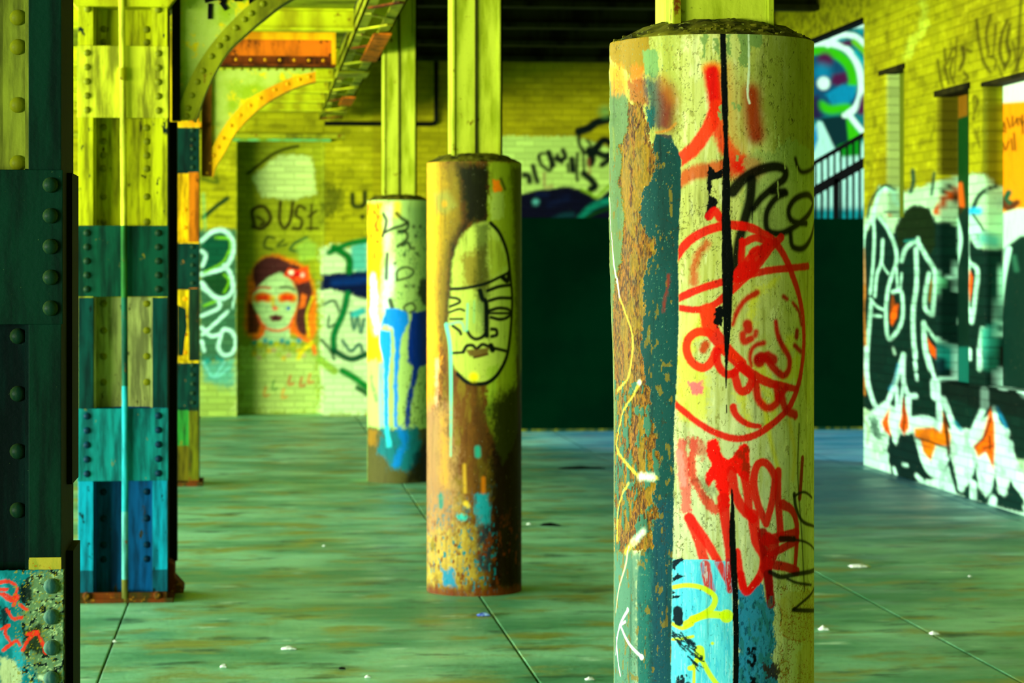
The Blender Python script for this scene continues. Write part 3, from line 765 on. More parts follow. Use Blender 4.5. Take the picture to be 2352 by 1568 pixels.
# ------------------------------------------------------------------ round columns: painted casing, mortar collar, square post
R0, ZTOP = 0.24, 2.157
M_col1 = paint_mat('sprayed_column_paint', None, .42, .7, 1.6)
M_col2 = paint_mat('weathered_column_paint', None, .5, .7, .8)
M_cap = plain('crumbling_mortar_cap', (112, 112, 24), (52, 54, 12), 0.9, 16, (1, 1, 1), rust=(150, 160, 60))
M_post = plain('yellow_green_post_paint', (186, 200, 60), (140, 156, 20), 0.5, 5, (2, 2, .35), rust=(120, 110, 10), rl=.64, rh=.7)


class RoundColumn:
    def __init__(s, pxc, w, label, nphi, dz, mat, paint, group='round casings under the square posts'):
        s.d = F * R0 / (w / 2); s.pxc = pxc
        xc = (pxc - 1176) / F * s.d
        s.x, s.y = xc * CT + s.d * ST, -xc * ST + s.d * CT
        L = math.hypot(s.x, s.y)
        s.to = (-s.x / L, -s.y / L); s.rt = (s.y / L, -s.x / L)      # toward the viewer's side / to the right
        s.S = F / s.d
        root = thing('round_column', label, 'column', (s.x, s.y, 0), group); s.root = root
        a = math.radians(105)
        ph = np.concatenate([np.linspace(-a, a, nphi), np.linspace(a, 2 * math.pi - a, 40)[1:-1]])
        zz = np.concatenate([np.linspace(0, 0.42, 30)[:-1], np.arange(0.42, ZTOP, dz), [ZTOP]]) if w > 300 else np.concatenate([np.arange(0, ZTOP, dz), [ZTOP]])
        PH, ZZ = np.meshgrid(ph, zz)
        PHs = np.where(PH > math.pi, PH - 2 * math.pi, PH)
        P = Paint(PHs * R0 * s.S, -ZZ * s.S, s.conv, (190, 196, 112))
        s.PHs = PHs
        D = paint(P, s, PHs * R0, ZZ)
        Rr = R0 + (0 if D is None else D.reshape(PH.shape))
        X = Rr * (s.to[0] * np.cos(PH) + s.rt[0] * np.sin(PH)); Y = Rr * (s.to[1] * np.cos(PH) + s.rt[1] * np.sin(PH))
        me = grid_mesh('casing', np.stack([X, Y, ZZ], -1), P.C, wrap=True)
        link('casing', me, mat, root)
        # collar: a shallow slumped cone of mortar with a ragged rim
        n, rows = 140, [(R0 - .03, ZTOP - .012), (R0 - .004, ZTOP - .003), (R0 - .006, ZTOP + .004), (R0 - .035, ZTOP + .016), (.175, ZTOP + .033), (.13, ZTOP + .045), (.02, ZTOP + .05)]
        V = np.zeros((len(rows), n, 3))
        for i, (r, z) in enumerate(rows):
            t = np.linspace(0, 2 * math.pi, n, endpoint=False)
            j = (fbm(t * 9 + i * 3, t * 0 + i + pxc, 5) - .5) * (.012 if 0 < i < 6 else 0)
            V[i, :, 0] = (r + j) * np.cos(t); V[i, :, 1] = (r + j) * np.sin(t); V[i, :, 2] = z + j * .8
        link('mortar_collar', grid_mesh('mortar_collar', V, None, wrap=True, flip=True), M_cap, root)
        if w > 300:
            cr_ = MB(); r_ = random.Random(8)
            for k in range(150):
                t_ = r_.uniform(0, 2 * math.pi); q_ = r_.choice([R0 - .01, R0 - .03, R0 - .05, .18, .15]) + r_.uniform(-.01, .01); zc_ = ZTOP + .004 + (R0 - q_) * .36; e_ = r_.uniform(.0025, .008)
                pts_ = [(q_ * math.cos(t_) + e_ * r_.uniform(.6, 1.2) * a_, q_ * math.sin(t_) + e_ * r_.uniform(.6, 1.2) * b_, zc_ + e_ * r_.uniform(.4, .9) * c_) for c_ in (-1, 1) for a_, b_ in ((-1, -1), (1, -1), (1, 1), (-1, 1))]
                cr_.hexa(pts_)
            o_ = link('mortar_crumbs', cr_, M_cap, root); o_['kind'] = 'stuff'
        # square post built of plates
        h = .122
        zt = ZR - .0
        p = MB(); z0 = ZTOP + .02
        p.box(-h, -h + .014, -h, h, z0, zt); p.box(h - .014, h, -h, h, z0, zt)
        p.box(-h + .014, h - .014, -h + .012, -h + .026, z0, zt); p.box(-h + .014, h - .014, h - .026, h - .012, z0, zt)
        o = link('post', p, M_post, root, .002)
        o2 = link('post_cover_strip', MB().box(-.006, .006, -h + .002, -h + .014, z0, zt) if w < 300 else MB().box(-h + .004, -h + .02, -h - .004, -h, z0, zt), M_beam_dark if w < 300 else M_olive, root)
        link('rear_side_bar', MB().box(h, h + .022, 0, h, z0, zt), M_black, root, .002)

    def conv(s, px, py):
        sn = 0.0
        for _ in range(4):
            c = math.sqrt(max(1 - sn * sn, 0)); dd = s.d - R0 * c
            sn = max(-.995, min(.995, (px - s.pxc) * dd / (F * R0)))
        c = math.sqrt(1 - sn * sn); dd = s.d - R0 * c
        z = H - (py - 625) * dd / F
        return math.asin(sn) * R0 * s.S, -z * s.S


RED, RED2, DRED, BK = (212, 26, 5), (222, 54, 10), (160, 14, 0), (6, 16, 10)


def paint_front(P, s, U, Z):
    u, z = U.ravel(), Z.ravel()
    D = np.zeros(len(u))
    ub, vb = P.U, P.V
    big = fbm(ub / 60, vb / 160, 31); med = fbm(ub / 16, vb / 60, 32); fine = fbm(ub / 5, vb / 9, 33); drip = fbm(ub / 9, vb / 220, 34)
    zt = s.conv(1639, 1000)[1]
    P.field(sstep(zt - 420, zt + 260, vb) * .8, (192, 206, 158))                      # the lower coats are paler
    P.field(sstep(.50, .70, drip) * .45, (150, 156, 40)); P.field(sstep(.56, .72, med) * .35, (170, 176, 70)); P.field(sstep(.60, .76, 1 - med) * .4, (226, 232, 170))
    P.crop(0, 0, 1)
    P.poly([(1740, 60), (2000, 60), (2000, 420), (1790, 400), (1740, 250)], (128, 140, 24), 60, .75, 20)
    P.poly([(1380, 60), (1560, 60), (1560, 330), (1380, 330)], (150, 160, 50), 30, .6, 20)
    P.field((fine > .66) * (fbm(ub / 40, vb / 50, 40) > .5) * .5, (120, 116, 30))
    P.crop(1380, 0, 2.613)
    # grey green old coat and peeling rust on the left
    P.poly([(30, 480), (130, 480), (190, 700), (190, 1000), (190, 1300), (190, 4200), (30, 4200)], (96, 124, 74), 6, 1, 2)
    for k in range(16):
        yy = 560 + k * 210
        P.stroke([(60 + (k * 37) % 60, yy), (64 + (k * 37) % 60, yy + 180)], 22, [(74, 116, 92), (130, 146, 50), (50, 96, 84)][k % 3], 10, .5)
    P.poly([(70, 240), (290, 200), (300, 380), (260, 420), (190, 480), (150, 420), (60, 330)], (146, 124, 12), 8, 1, 6)
    P.poly([(60, 380), (130, 400), (160, 480), (150, 560), (90, 560)], (204, 146, 8), 26, .85, 8); P.poly([(190, 400), (255, 400), (260, 480), (220, 560), (180, 500)], (196, 120, 10), 26, .85, 8)
    P.poly([(160, 480), (270, 470), (300, 620), (240, 660), (170, 600)], (150, 92, 16), 12, .9, 8)
    P.poly([(250, 300), (330, 290), (360, 420), (330, 470), (270, 440)], (120, 156, 90), 5, 1, 5)
    P.poly([(260, 460), (350, 470), (420, 640), (400, 760), (330, 780), (290, 700)], (20, 86, 84), 24, .85, 8)
    P.poly([(265, 640), (325, 640), (320, 760), (280, 760)], (20, 100, 90), 5, 1, 6)
    rust = [(165, 610), (250, 620), (280, 760), (310, 900), (340, 990), (300, 1080), (250, 1150), (230, 1260), (260, 1400), (330, 1440), (330, 1520), (280, 1560), (250, 1680), (260, 1900), (240, 2050), (255, 2200), (290, 2350), (300, 2500), (330, 2650), (350, 2750), (330, 2900), (310, 3000), (350, 3080), (320, 3180), (310, 3290), (240, 3310), (170, 3300), (100, 3330), (70, 3300), (80, 2900), (90, 2500), (80, 2100), (90, 1800), (120, 1560), (140, 1300), (110, 1100), (130, 900), (110, 880), (160, 780)]
    def mask(fn):
        keep = P.C.copy(); P.C[:] = 0; sv = lin((255, 255, 255)); fn((255, 255, 255)); m = P.C[:, 0].copy(); P.C[:] = keep; return m
    # teal band: from the rust to the crisp edge
    teal = [(330, 800), (420, 810), (465, 900), (485, 960), (480, 1150), (472, 1300), (465, 1568), (470, 1900), (455, 2300), (440, 2568), (440, 2900), (432, 3300), (425, 3700), (420, 4200), (225, 4200), (215, 3500), (240, 3320), (300, 3200), (290, 2900), (250, 2600), (230, 2100), (220, 1700), (215, 1300), (250, 1130), (300, 1080), (310, 900)]
    P.poly(teal, (2, 76, 66), 3, 1, 2)
    P.poly([(330, 820), (420, 830), (470, 940), (460, 1500), (380, 1600), (330, 1300)], (2, 60, 48), 30, .6, 10)
    P.poly([(300, 3000), (425, 3000), (420, 4200), (290, 4200)], (6, 76, 86), 40, .7, 12)
    P.poly([(215, 3320), (300, 3320), (290, 4200), (205, 4200)], (30, 112, 96), 24, .7, 10)
    P.poly([(70, 3320), (225, 3320), (215, 4200), (60, 4200)], (76, 126, 100), 20, .9, 6)
    P.field(0 * fine, (0, 0, 0))
    mr = mask(lambda c: P.poly(rust, c, 2, 1, 9))
    holes_ = np.clip(sstep(.56, .60, fbm(ub / 11, vb / 24, 51, 3)) , 0, 1) * sstep(.1, .9, mr)     # surviving islands of old paint
    isl = holes_ * sstep(1.25, 1.0, (Z.ravel() > 1.35) * 1.0 + .2)
    fr = mr * (1 - isl)
    rc = fbm(ub / 3.2, vb / 8, 52)
    P.field(fr, (112, 84, 8)); P.field(fr * sstep(.5, .6, med) * .6, (104, 104, 20)); P.field(fr * sstep(.45, .62, rc), (96, 66, 8)); P.field(fr * sstep(.52, .36, rc) * .7, (158, 112, 10)); P.field(fr * sstep(.62, .70, rc) * .9, (60, 36, 10)); P.field(fr * (fbm(ub / 20, vb / 50, 53) > .56) * .5, (150, 130, 20))
    rim = np.clip(sstep(.2, .5, fr) * sstep(.9, .6, fr), 0, 1); P.field(rim * .6, (170, 140, 50))
    D -= .0022 * fr; D += .0007 * (rc - .5) * fr * 2; D += .0012 * rim
    P.field(isl * mr, (60, 112, 84))
    # thick curling edge at the extreme left, upper part
    cu = sstep(-1.12, -1.32, s.PHs.ravel()) * sstep(1.25, 1.75, z) * (s.PHs.ravel() > -2.4)
    D += .011 * cu * (.75 + .5 * fbm(vb / 24, vb * 0, 60))
    # blisters and cracks in the teal and cream coats
    cr = np.abs(fbm(ub / 20, vb / 34, 70) - .5); crk = sstep(.014, .003, cr) * sstep(.44, .52, fbm(ub / 90, vb / 120, 71)) * (s.PHs.ravel() < .9)
    P.field(crk * .7, (60, 60, 16)); D -= .0008 * crk
    bl = sstep(.665, .69, fbm(ub / 12, vb / 26, 72)) * (ub < P.conv(1545, 900)[0]) * (z < 1.9) * (1 - mr)
    P.field(bl * .8, (120, 110, 20))
    P.field(sstep(.74, .78, fbm(ub / 2.5, vb / 6, 73)) * (ub < P.conv(1550, 900)[0]) * (1 - mr) * .5, (100, 150, 110))
    P.stroke([(390, 1870), (400, 1800), (398, 1640), (388, 1850)], 22, (120, 40, 20), 6, .8) if 0 else None
    P.crop(1380, 500, 2.613); P.stroke([(408, 345), (400, 420), (385, 490), (380, 560)], 20, (130, 50, 24), 8, .8, 4)
    # ---- upper red, maroon, orange marks (they stop at the seam of the teal coat)
    seam = np.array([P.conv(1380 + a / 2.613, b / 2.613) for a, b in [(100, 190), (330, 800), (440, 850), (485, 960), (480, 1150), (472, 1300), (465, 1568), (470, 1900), (455, 2300), (440, 2568), (440, 2900), (432, 3300), (425, 3700), (420, 4300)]])
    P.mask0 = sstep(-1.5, 1.5, ub - np.interp(vb, seam[:, 1], seam[:, 0]) + 3 * P.n2)
    P.crop(1380, 0, 2.613)
    # exposed old grey-green coat
    for q in [[(610, 200), (650, 210), (625, 340), (612, 350)], [(680, 230), (712, 230), (715, 400), (690, 300)], [(752, 210), (780, 200), (775, 340), (755, 300)], [(830, 200), (980, 200), (960, 300), (900, 280), (880, 400), (840, 390), (835, 300)]]:
        P.poly(q, (120, 150, 80), 4, .9, 6)
    P.stroke([(395, 560), (405, 640), (395, 740)], 110, (120, 44, 10), 44, .9); P.stroke([(370, 480), (430, 600)], 60, (170, 110, 10), 40, .6); P.stroke([(300, 800), (400, 780), (450, 740)], 12, (190, 130, 30), 8, .8)
    P.stroke([(640, 410), (680, 400), (715, 430)], 60, (226, 150, 40), 16, .9)
    P.stroke([(668, 440), (680, 540), (700, 660)], (96, 84), RED, 14, 1, 2); P.stroke([(700, 640), (650, 760), (570, 880), (470, 965), (420, 1000)], (84, 74), RED2, 7, .95, 2)
    P.stroke([(690, 660), (725, 820), (800, 940), (900, 1010)], (80, 110), RED2, 14, .9, 4); P.stroke([(760, 400), (775, 620), (790, 800), (850, 900)], 50, (196, 140, 40), 40, .65)
    P.stroke([(420, 1100), (484, 1070), (580, 1030), (730, 1005)], 84, (196, 78, 18), 14, .85, 3); P.stroke([(800, 1010), (880, 1000), (930, 1010)], 110, RED, 34, .9, 4)
    P.stroke([(905, 560), (915, 700), (930, 810)], (100, 110), (150, 22, 2), 30, .95); P.stroke([(880, 560), (900, 760)], 130, (170, 90, 20), 70, .35)
    for q in [(725, 650), (716, 700), (800, 640), (830, 650), (820, 950)]: P.poly([(q[0] - 14, q[1] - 26), (q[0] + 12, q[1] - 20), (q[0] + 8, q[1] + 26), (q[0] - 10, q[1] + 18)], (130, 160, 90), 3, .9, 4)
    P.stroke([(885, 200), (888, 400), (880, 560), (892, 620)], (9, 12), (214, 232, 190), 3, .9, 1)
    # mint repaint around the black lettering
    P.poly([(870, 930), (960, 900), (1040, 920), (1080, 860), (1130, 830), (1240, 890), (1290, 1000), (1290, 1600), (980, 1600), (830, 1500), (850, 1200), (860, 1060)], (150, 176, 100), 12, .6, 10)
    for q, w in [([(1165, 955), (1180, 1005), (1215, 1035), (1275, 1000)], 30), ([(905, 1080), (895, 1200), (860, 1330), (825, 1470), (800, 1650)], (64, 56)), ([(790, 1150), (850, 1080), (940, 1025), (1040, 1000), (1100, 1020), (1100, 1070), (1040, 1120), (960, 1190), (915, 1250)], (70, 42)),
                 ([(1110, 1160), (1050, 1190), (1000, 1260), (990, 1340), (1010, 1390), (1080, 1400), (1160, 1360), (1240, 1290), (1268, 1220), (1240, 1170), (1170, 1190), (1125, 1260), (1150, 1330), (1230, 1340)], 42), ([(1275, 1340), (1255, 1430), (1210, 1490), (1150, 1480), (1135, 1400)], 40), ([(1030, 1150), (1100, 1150)], 44)]:
        P.stroke(q, w, (8, 14, 6), 10, .98)
    P.stroke([(908, 1250), (908, 1340)], (12, 5), BK, 3)
    P.poly([(645, 985), (690, 1030), (735, 1010), (730, 1062), (670, 1080), (660, 1170), (705, 1200), (695, 1240), (655, 1290), (635, 1325), (625, 1300), (640, 1200), (640, 1100)], BK, 3, 1, 3)
    for k, x in enumerate((1040, 1065, 1100, 1175, 1060, 1100)): P.stroke([(x, 730 + k * 90), (x + 4, 830 + k * 90)], 7, (180, 196, 110), 3, .8, 2)
    # ---- the red drawing
    P.crop(1380, 500, 2.613)
    YL = (208, 208, 40)
    for q in [[(560, 560), (640, 600), (640, 700), (560, 760), (560, 900), (640, 940), (640, 1200), (560, 1230), (460, 1180), (455, 900), (470, 740), (520, 640)], [(885, 470), (960, 410), (1080, 350), (960, 480), (925, 560), (930, 640), (885, 640)], [(900, 870), (1000, 880), (1060, 970), (1180, 800), (1190, 960), (1080, 990), (930, 960)], [(800, 1050), (870, 1070), (900, 1290), (850, 1180)], [(940, 1000), (1040, 1040), (1060, 1180), (990, 1240), (1010, 1100)], [(1100, 700), (1150, 700), (1150, 790), (1100, 790)]]:
        P.poly(q, YL, 22, .65, 10, True)
    P.stroke([(980, 1100), (1010, 1300), (1060, 1500)], 30, YL, 12, .8); P.stroke([(1130, 1220), (1160, 1400), (1150, 1560)], 40, (200, 190, 30), 16, .6); P.stroke([(1230, 520), (1240, 1100)], 50, (196, 200, 30), 30, .5)
    P.poly([(525, 985), (610, 975), (612, 1055), (560, 1060), (530, 1030)], (240, 110, 120), 8, .9, 5)
    P.poly([(470, 560), (590, 570), (560, 700), (470, 720)], (216, 222, 120), 20, .8, 8)
    P.stroke([(640, 150), (585, 220), (560, 300), (560, 390)], 44, (190, 84, 24), 14, .85, 4)
    rs = [([(430, 270), (480, 195), (540, 130), (640, 75), (760, 45), (880, 55), (960, 90), (1045, 150), (1105, 240), (1150, 350), (1190, 480), (1212, 620), (1215, 760), (1205, 880), (1180, 1010), (1130, 1130), (1040, 1225), (930, 1300), (820, 1325), (700, 1295), (600, 1240), (520, 1180), (450, 1120), (400, 1060)], (56, 36), RED),
          ([(650, -10), (685, -40), (715, 0)], 50, RED), ([(400, 515), (465, 485), (560, 440), (680, 400), (780, 375), (850, 355), (920, 335), (1050, 310), (1240, 290)], 44, RED),
          ([(400, 530), (470, 540), (580, 552), (680, 520), (780, 440), (850, 375), (900, 330), (960, 260), (1020, 180), (1080, 120)], (38, 50), RED), ([(850, 140), (845, 240), (850, 330)], 40, RED), ([(860, 150), (930, 120), (990, 150), (960, 190), (900, 230), (860, 300)], 44, RED), ([(940, 180), (900, 210), (920, 290)], 30, RED), ([(820, 350), (860, 300), (900, 310)], 70, RED), ([(1010, 150), (960, 220), (900, 300)], 60, RED),
          ([(935, 450), (870, 490), (820, 560), (792, 640)], (40, 24), (186, 34, 10)), ([(1095, 472), (1115, 486)], 28, (170, 40, 14)), ([(1150, 510), (1185, 560), (1200, 640)], 26, (180, 20, 6)), ([(880, 640), (884, 668)], 62, (190, 24, 10)), ([(850, 700), (860, 740), (900, 725)], 44, (196, 40, 16)), ([(930, 685), (925, 705)], 34, (196, 60, 26)),
          ([(1175, 680), (1172, 710)], 44, (160, 14, 6)), ([(1160, 765), (1195, 800)], 34, (176, 30, 10)), ([(1048, 625), (1060, 700), (1090, 770), (1128, 840), (1125, 910), (1090, 945), (1035, 900), (990, 845), (940, 845)], (36, 54), (196, 16, 4)), ([(960, 840), (950, 860)], 76, (180, 14, 4)), ([(1035, 850), (1000, 830)], 64, (190, 16, 4)), ([(975, 750), (920, 770), (895, 830), (903, 890)], (34, 22), (190, 30, 10)),
          ([(645, 570), (665, 670), (720, 750), (790, 830), (880, 920), (1000, 985), (1100, 1010), (1175, 1026)], (96, 38), RED), ([(640, 560), (650, 640)], 90, (220, 70, 24)), ([(650, 690), (580, 685), (525, 730), (515, 800), (550, 870), (620, 900), (670, 850), (700, 790), (770, 800), (850, 870)], 50, RED2), ([(700, 800), (700, 870), (740, 930), (790, 935), (840, 880)], 46, RED), ([(800, 930), (830, 1030), (880, 1030), (905, 960), (850, 900)], 50, RED), ([(930, 1000), (945, 1090), (1000, 1140), (1060, 1100), (1050, 1010)], 50, (210, 22, 4)), ([(1080, 1060), (1110, 1150), (1165, 1180)], 56, (200, 22, 4)), ([(1060, 1080), (1110, 1020)], 46, (206, 22, 4)),
          ([(630, 760), (615, 790)], 50, (190, 80, 24)), ([(795, 1135), (805, 1175), (850, 1220), (900, 1243), (950, 1250)], (44, 30), RED)]
    for q, w, c_ in rs: P.stroke(q, w, c_, 5 if c_ in (RED, RED2) else 9, .97, 1)
    P.crop(1380, 980, 2.667)
    PK = (214, 96, 84)
    P.stroke([(495, 110), (510, 260), (520, 380), (525, 500)], 66, PK, 8, .85, 5); P.stroke([(480, 160), (500, 340)], 50, (226, 150, 130), 8, .9, 5)
    P.stroke([(570, 90), (556, 240), (590, 360), (690, 500), (750, 480)], (44, 56), (206, 60, 34), 8, .9, 5); P.stroke([(560, 110), (640, 150)], 80, (196, 90, 70), 18, .7, 12)
    P.poly([(645, 90), (700, 70), (725, 110), (745, 180), (800, 190), (850, 110), (905, 120), (910, 300), (880, 330), (800, 260), (780, 320), (790, 480), (750, 480), (720, 400), (690, 330), (660, 370), (640, 300), (680, 240), (650, 180)], (232, 30, 10), 5, 1, 3, True)
    P.poly([(815, 130), (900, 120), (905, 290), (830, 200)], (120, 50, 14), 14, .7, 14); P.stroke([(600, 330), (670, 400)], 50, (60, 56, 20), 20, .5, 12)
    for q, w, c_ in [([(748, 440), (765, 600), (785, 780), (800, 1000)], (70, 34), RED), ([(800, 270), (820, 400), (870, 500), (930, 560)], (60, 60), RED), ([(880, 300), (900, 420), (905, 520)], 54, RED), ([(542, 560), (600, 700), (640, 860), (670, 1000)], (62, 56), (214, 60, 34)), ([(542, 560), (630, 680), (720, 830), (800, 980)], (60, 44), (220, 44, 24)), ([(668, 980), (672, 1000)], 66, (196, 50, 30)),
                     ([(1012, 590), (960, 470), (935, 330), (960, 230), (1010, 222), (1060, 300), (1050, 440), (1015, 580)], 50, RED), ([(1085, 270), (1085, 450), (1100, 660)], 52, RED), ([(930, 540), (955, 700), (1000, 800), (970, 920), (890, 1010), (855, 900), (835, 760)], (74, 40), (222, 22, 4)), ([(990, 650), (1010, 800), (1030, 960), (1040, 1080)], (70, 56), (170, 12, 6)), ([(1110, 470), (1170, 510), (1198, 600), (1195, 740), (1185, 880)], (60, 34), (200, 24, 8)),
                     ([(1195, 645), (1110, 670), (1010, 690)], 64, (206, 20, 6)), ([(1195, 690), (1110, 740), (1030, 790)], (60, 40), (196, 18, 6)), ([(1020, 840), (1120, 850), (1200, 880)], 56, (190, 30, 14)), ([(1020, 680), (1060, 740), (1010, 860)], 80, (196, 18, 6)), ([(1232, 190), (1225, 300), (1215, 430)], 40, (150, 30, 14))]:
        P.stroke(q, w, c_, 5, .97, 1)
    # light blue block with yellow-green and dark brush marks
    cy = [(425, 815), (600, 812), (790, 822), (802, 1000), (812, 1300), (806, 1700), (400, 1700)]
    keepR = P.C.copy()
    P.poly(cy, (96, 206, 212), 3, .97, 1)
    P.poly([(835, 1000), (900, 1010), (985, 950), (1005, 1060), (1060, 1090), (1050, 1200), (1075, 1300), (1050, 1400), (1085, 1560), (1080, 1700), (835, 1700)], (24, 134, 160), 4, .97, 7)
    for q, w, c_ in [([(640, 850), (655, 930), (670, 1000)], 60, (190, 70, 60)), ([(720, 830), (800, 980)], 46, (200, 50, 40)), ([(780, 820), (790, 1000)], 34, (190, 50, 50)), ([(1020, 900), (1040, 1080)], 56, (150, 10, 10)), ([(855, 900), (890, 1010), (960, 930)], 44, (214, 22, 8))]:
        P.stroke(q, w, c_, 5, .97, 1)
    wsh = fbm(ub / 6, vb / 60, 81)
    low = (vb > s.conv(1600, 1290)[1]) & (ub > s.conv(1548, 1400)[0]) & (ub < s.conv(1690, 1400)[0])
    P.field(low * sstep(.50, .66, wsh) * .5, (50, 176, 200)); P.field(low * sstep(.62, .72, fbm(ub / 3, vb / 30, 82)) * .4, (170, 230, 220))
    low2 = (vb > s.conv(1700, 1370)[1]) & (ub > s.conv(1697, 1400)[0]) & (ub < s.conv(1775, 1400)[0])
    P.field(low2 * sstep(.5, .6, fbm(ub / 9, vb / 20, 83)) * .6, (40, 110, 90)); P.field(low2 * sstep(.6, .68, fbm(ub / 5, vb / 11, 84)) * .7, (12, 70, 90))
    YG = (196, 226, 8)
    for q, w in [([(445, 985), (520, 972), (600, 980), (665, 1010), (700, 1050), (680, 1110), (600, 1165), (520, 1210)], (26, 40)), ([(560, 1180), (660, 1150), (770, 1155)], 44), ([(770, 1158)], 80), ([(440, 1210), (500, 1235), (560, 1210)], 24), ([(440, 1305), (500, 1300), (565, 1285)], 18), ([(604, 1370), (608, 1410)], 62), ([(600, 1400), (570, 1470), (545, 1480)], 30), ([(572, 1480), (570, 1600)], 18), ([(620, 1430), (670, 1520), (730, 1600)], 30), ([(684, 1326)], 20)]:
        P.stroke(q, w, YG, 3, .96)
    DB = (8, 44, 50)
    for q in [[(430, 825), (500, 805), (508, 815), (462, 850), (455, 880), (430, 870)], [(430, 960), (440, 925), (470, 900), (518, 915), (480, 935)], [(430, 1060), (440, 1035), (505, 1032), (470, 1050)], [(432, 1000), (460, 1020), (430, 1030)]]: P.poly(q, DB, 2, 1, 2)
    P.stroke([(472, 1130), (476, 1190)], 62, DB, 4, 1, 2)
    rr = random.Random(3)
    for k in range(46):
        t = rr.random(); x, y = 430 + 150 * t, 1230 + 230 * t * .8 + rr.uniform(-60, 60)
        P.stroke([(x, y), (x + rr.uniform(20, 60), y + rr.uniform(10, 50))], rr.uniform(4, 12), DB, 2, .9, 2)
    for k in range(14): P.dot(500 + rr.uniform(-30, 40), 1550 + rr.uniform(-25, 40), rr.uniform(12, 34), DB, 3, .9, 3)
    for k in range(20): P.dot(925 + rr.uniform(-20, 25), 1400 + rr.uniform(-60, 70), rr.uniform(8, 30), (6, 16, 16), 3, .95, 3)
    for k in range(8): P.dot(935 + rr.uniform(-15, 15), 1555 + rr.uniform(-25, 35), rr.uniform(14, 30), (6, 16, 16), 3, .95, 3)
    # right foot: dried drips and rust freckles
    P.poly([(1085, 1060), (1150, 1000), (1220, 1000), (1300, 960), (1300, 1700), (1200, 1700), (1200, 1400), (1240, 1320), (1150, 1290), (1090, 1250), (1110, 1150)], (180, 176, 70), 5, .6, 8)
    rf = (fbm(ub / 2.2, vb / 2.6, 90) > .62) & (ub > s.conv(1790, 1400)[0]) & (vb > s.conv(1790, 1345)[1]) & (fbm(ub / 30, vb / 40, 91) > .45)
    P.field(rf * .85, (150, 96, 10)); P.stroke([(1100, 1440), (1140, 1430), (1150, 1480), (1110, 1500), (1090, 1470), (1100, 1440)], 6, (150, 130, 30), 2)
    P.stroke([(1085, 1080), (1110, 1150), (1090, 1240), (1150, 1290), (1230, 1310)], 6, (160, 120, 30), 3, .8, 3)
    P.poly([(1005, 1450), (1085, 1430), (1085, 1540), (1000, 1550)], (60, 40, 14), 6, .9, 12)
    # black marks on the far right
    for q, w in [([(1182, 410), (1195, 500), (1240, 580), (1305, 605)], (34, 20)), ([(1180, 420), (1240, 395), (1290, 430)], 18), ([(1310, 420), (1300, 560)], 16), ([(1100, 682), (1180, 682)], 38), ([(1180, 686), (1250, 700), (1310, 745)], 16), ([(1035, 885), (1100, 915), (1200, 895), (1310, 870)], 30), ([(1140, 925), (1200, 950), (1285, 962)], 18), ([(1310, 980), (1240, 1060), (1180, 1112)], 20), ([(1175, 1115), (1310, 1118)], 28), ([(1212, -20), (1204, 300), (1230, 700), (1244, 1000)], 12)]:
        P.stroke(q, w, BK, 6, .95)
    P.stroke([(1300, -700), (1302, 100)], 14, (180, 40, 20), 8, .6)
    # the black stripe down the middle
    P.crop(1380, 0, 2.613)
    P.poly([(712, 195), (750, 195), (756, 400), (764, 620), (765, 870), (775, 1000), (776, 1300), (797, 1600), (790, 1760), (782, 1930), (772, 2060), (760, 2180), (755, 2330), (748, 2330), (744, 2150), (735, 1980), (730, 1750), (726, 1560), (725, 1300), (730, 1000), (738, 870), (725, 600), (719, 400)], BK, 2, 1, 1)
    P.poly([(690, 1860), (715, 1830), (740, 1870), (735, 1960), (700, 1965), (682, 1930)], BK, 2, 1, 5); P.stroke([(754, 2430), (755, 2475)], 7, BK, 2)
    P.crop(1380, 980, 2.667)
    P.poly([(798, 375), (808, 390), (818, 500), (822, 600), (832, 800), (840, 1000), (846, 1300), (842, 1700), (806, 1700), (812, 1300), (804, 1000), (790, 800), (785, 640), (795, 500)], BK, 2, 1, 1)
    P.mask0 = None
    # reflected-light squiggles, painted on as pale thin lines
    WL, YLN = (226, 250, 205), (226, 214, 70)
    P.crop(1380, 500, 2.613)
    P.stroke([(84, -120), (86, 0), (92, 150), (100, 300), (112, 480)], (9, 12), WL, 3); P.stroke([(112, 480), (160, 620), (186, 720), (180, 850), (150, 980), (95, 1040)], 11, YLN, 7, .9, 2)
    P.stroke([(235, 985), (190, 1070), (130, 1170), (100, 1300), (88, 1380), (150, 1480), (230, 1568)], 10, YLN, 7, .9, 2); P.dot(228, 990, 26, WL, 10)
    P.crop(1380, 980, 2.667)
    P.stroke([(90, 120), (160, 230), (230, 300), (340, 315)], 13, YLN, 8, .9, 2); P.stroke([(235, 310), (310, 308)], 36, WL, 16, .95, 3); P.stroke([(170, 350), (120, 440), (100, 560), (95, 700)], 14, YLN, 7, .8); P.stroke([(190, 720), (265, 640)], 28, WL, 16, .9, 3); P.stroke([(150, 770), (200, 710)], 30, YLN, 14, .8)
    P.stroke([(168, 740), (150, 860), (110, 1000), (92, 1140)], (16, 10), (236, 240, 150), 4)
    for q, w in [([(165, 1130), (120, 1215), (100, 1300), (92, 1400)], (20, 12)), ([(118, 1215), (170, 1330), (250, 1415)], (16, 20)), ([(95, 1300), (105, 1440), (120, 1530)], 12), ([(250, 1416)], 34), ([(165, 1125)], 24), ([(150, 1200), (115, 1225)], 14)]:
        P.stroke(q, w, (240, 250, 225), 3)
    return D


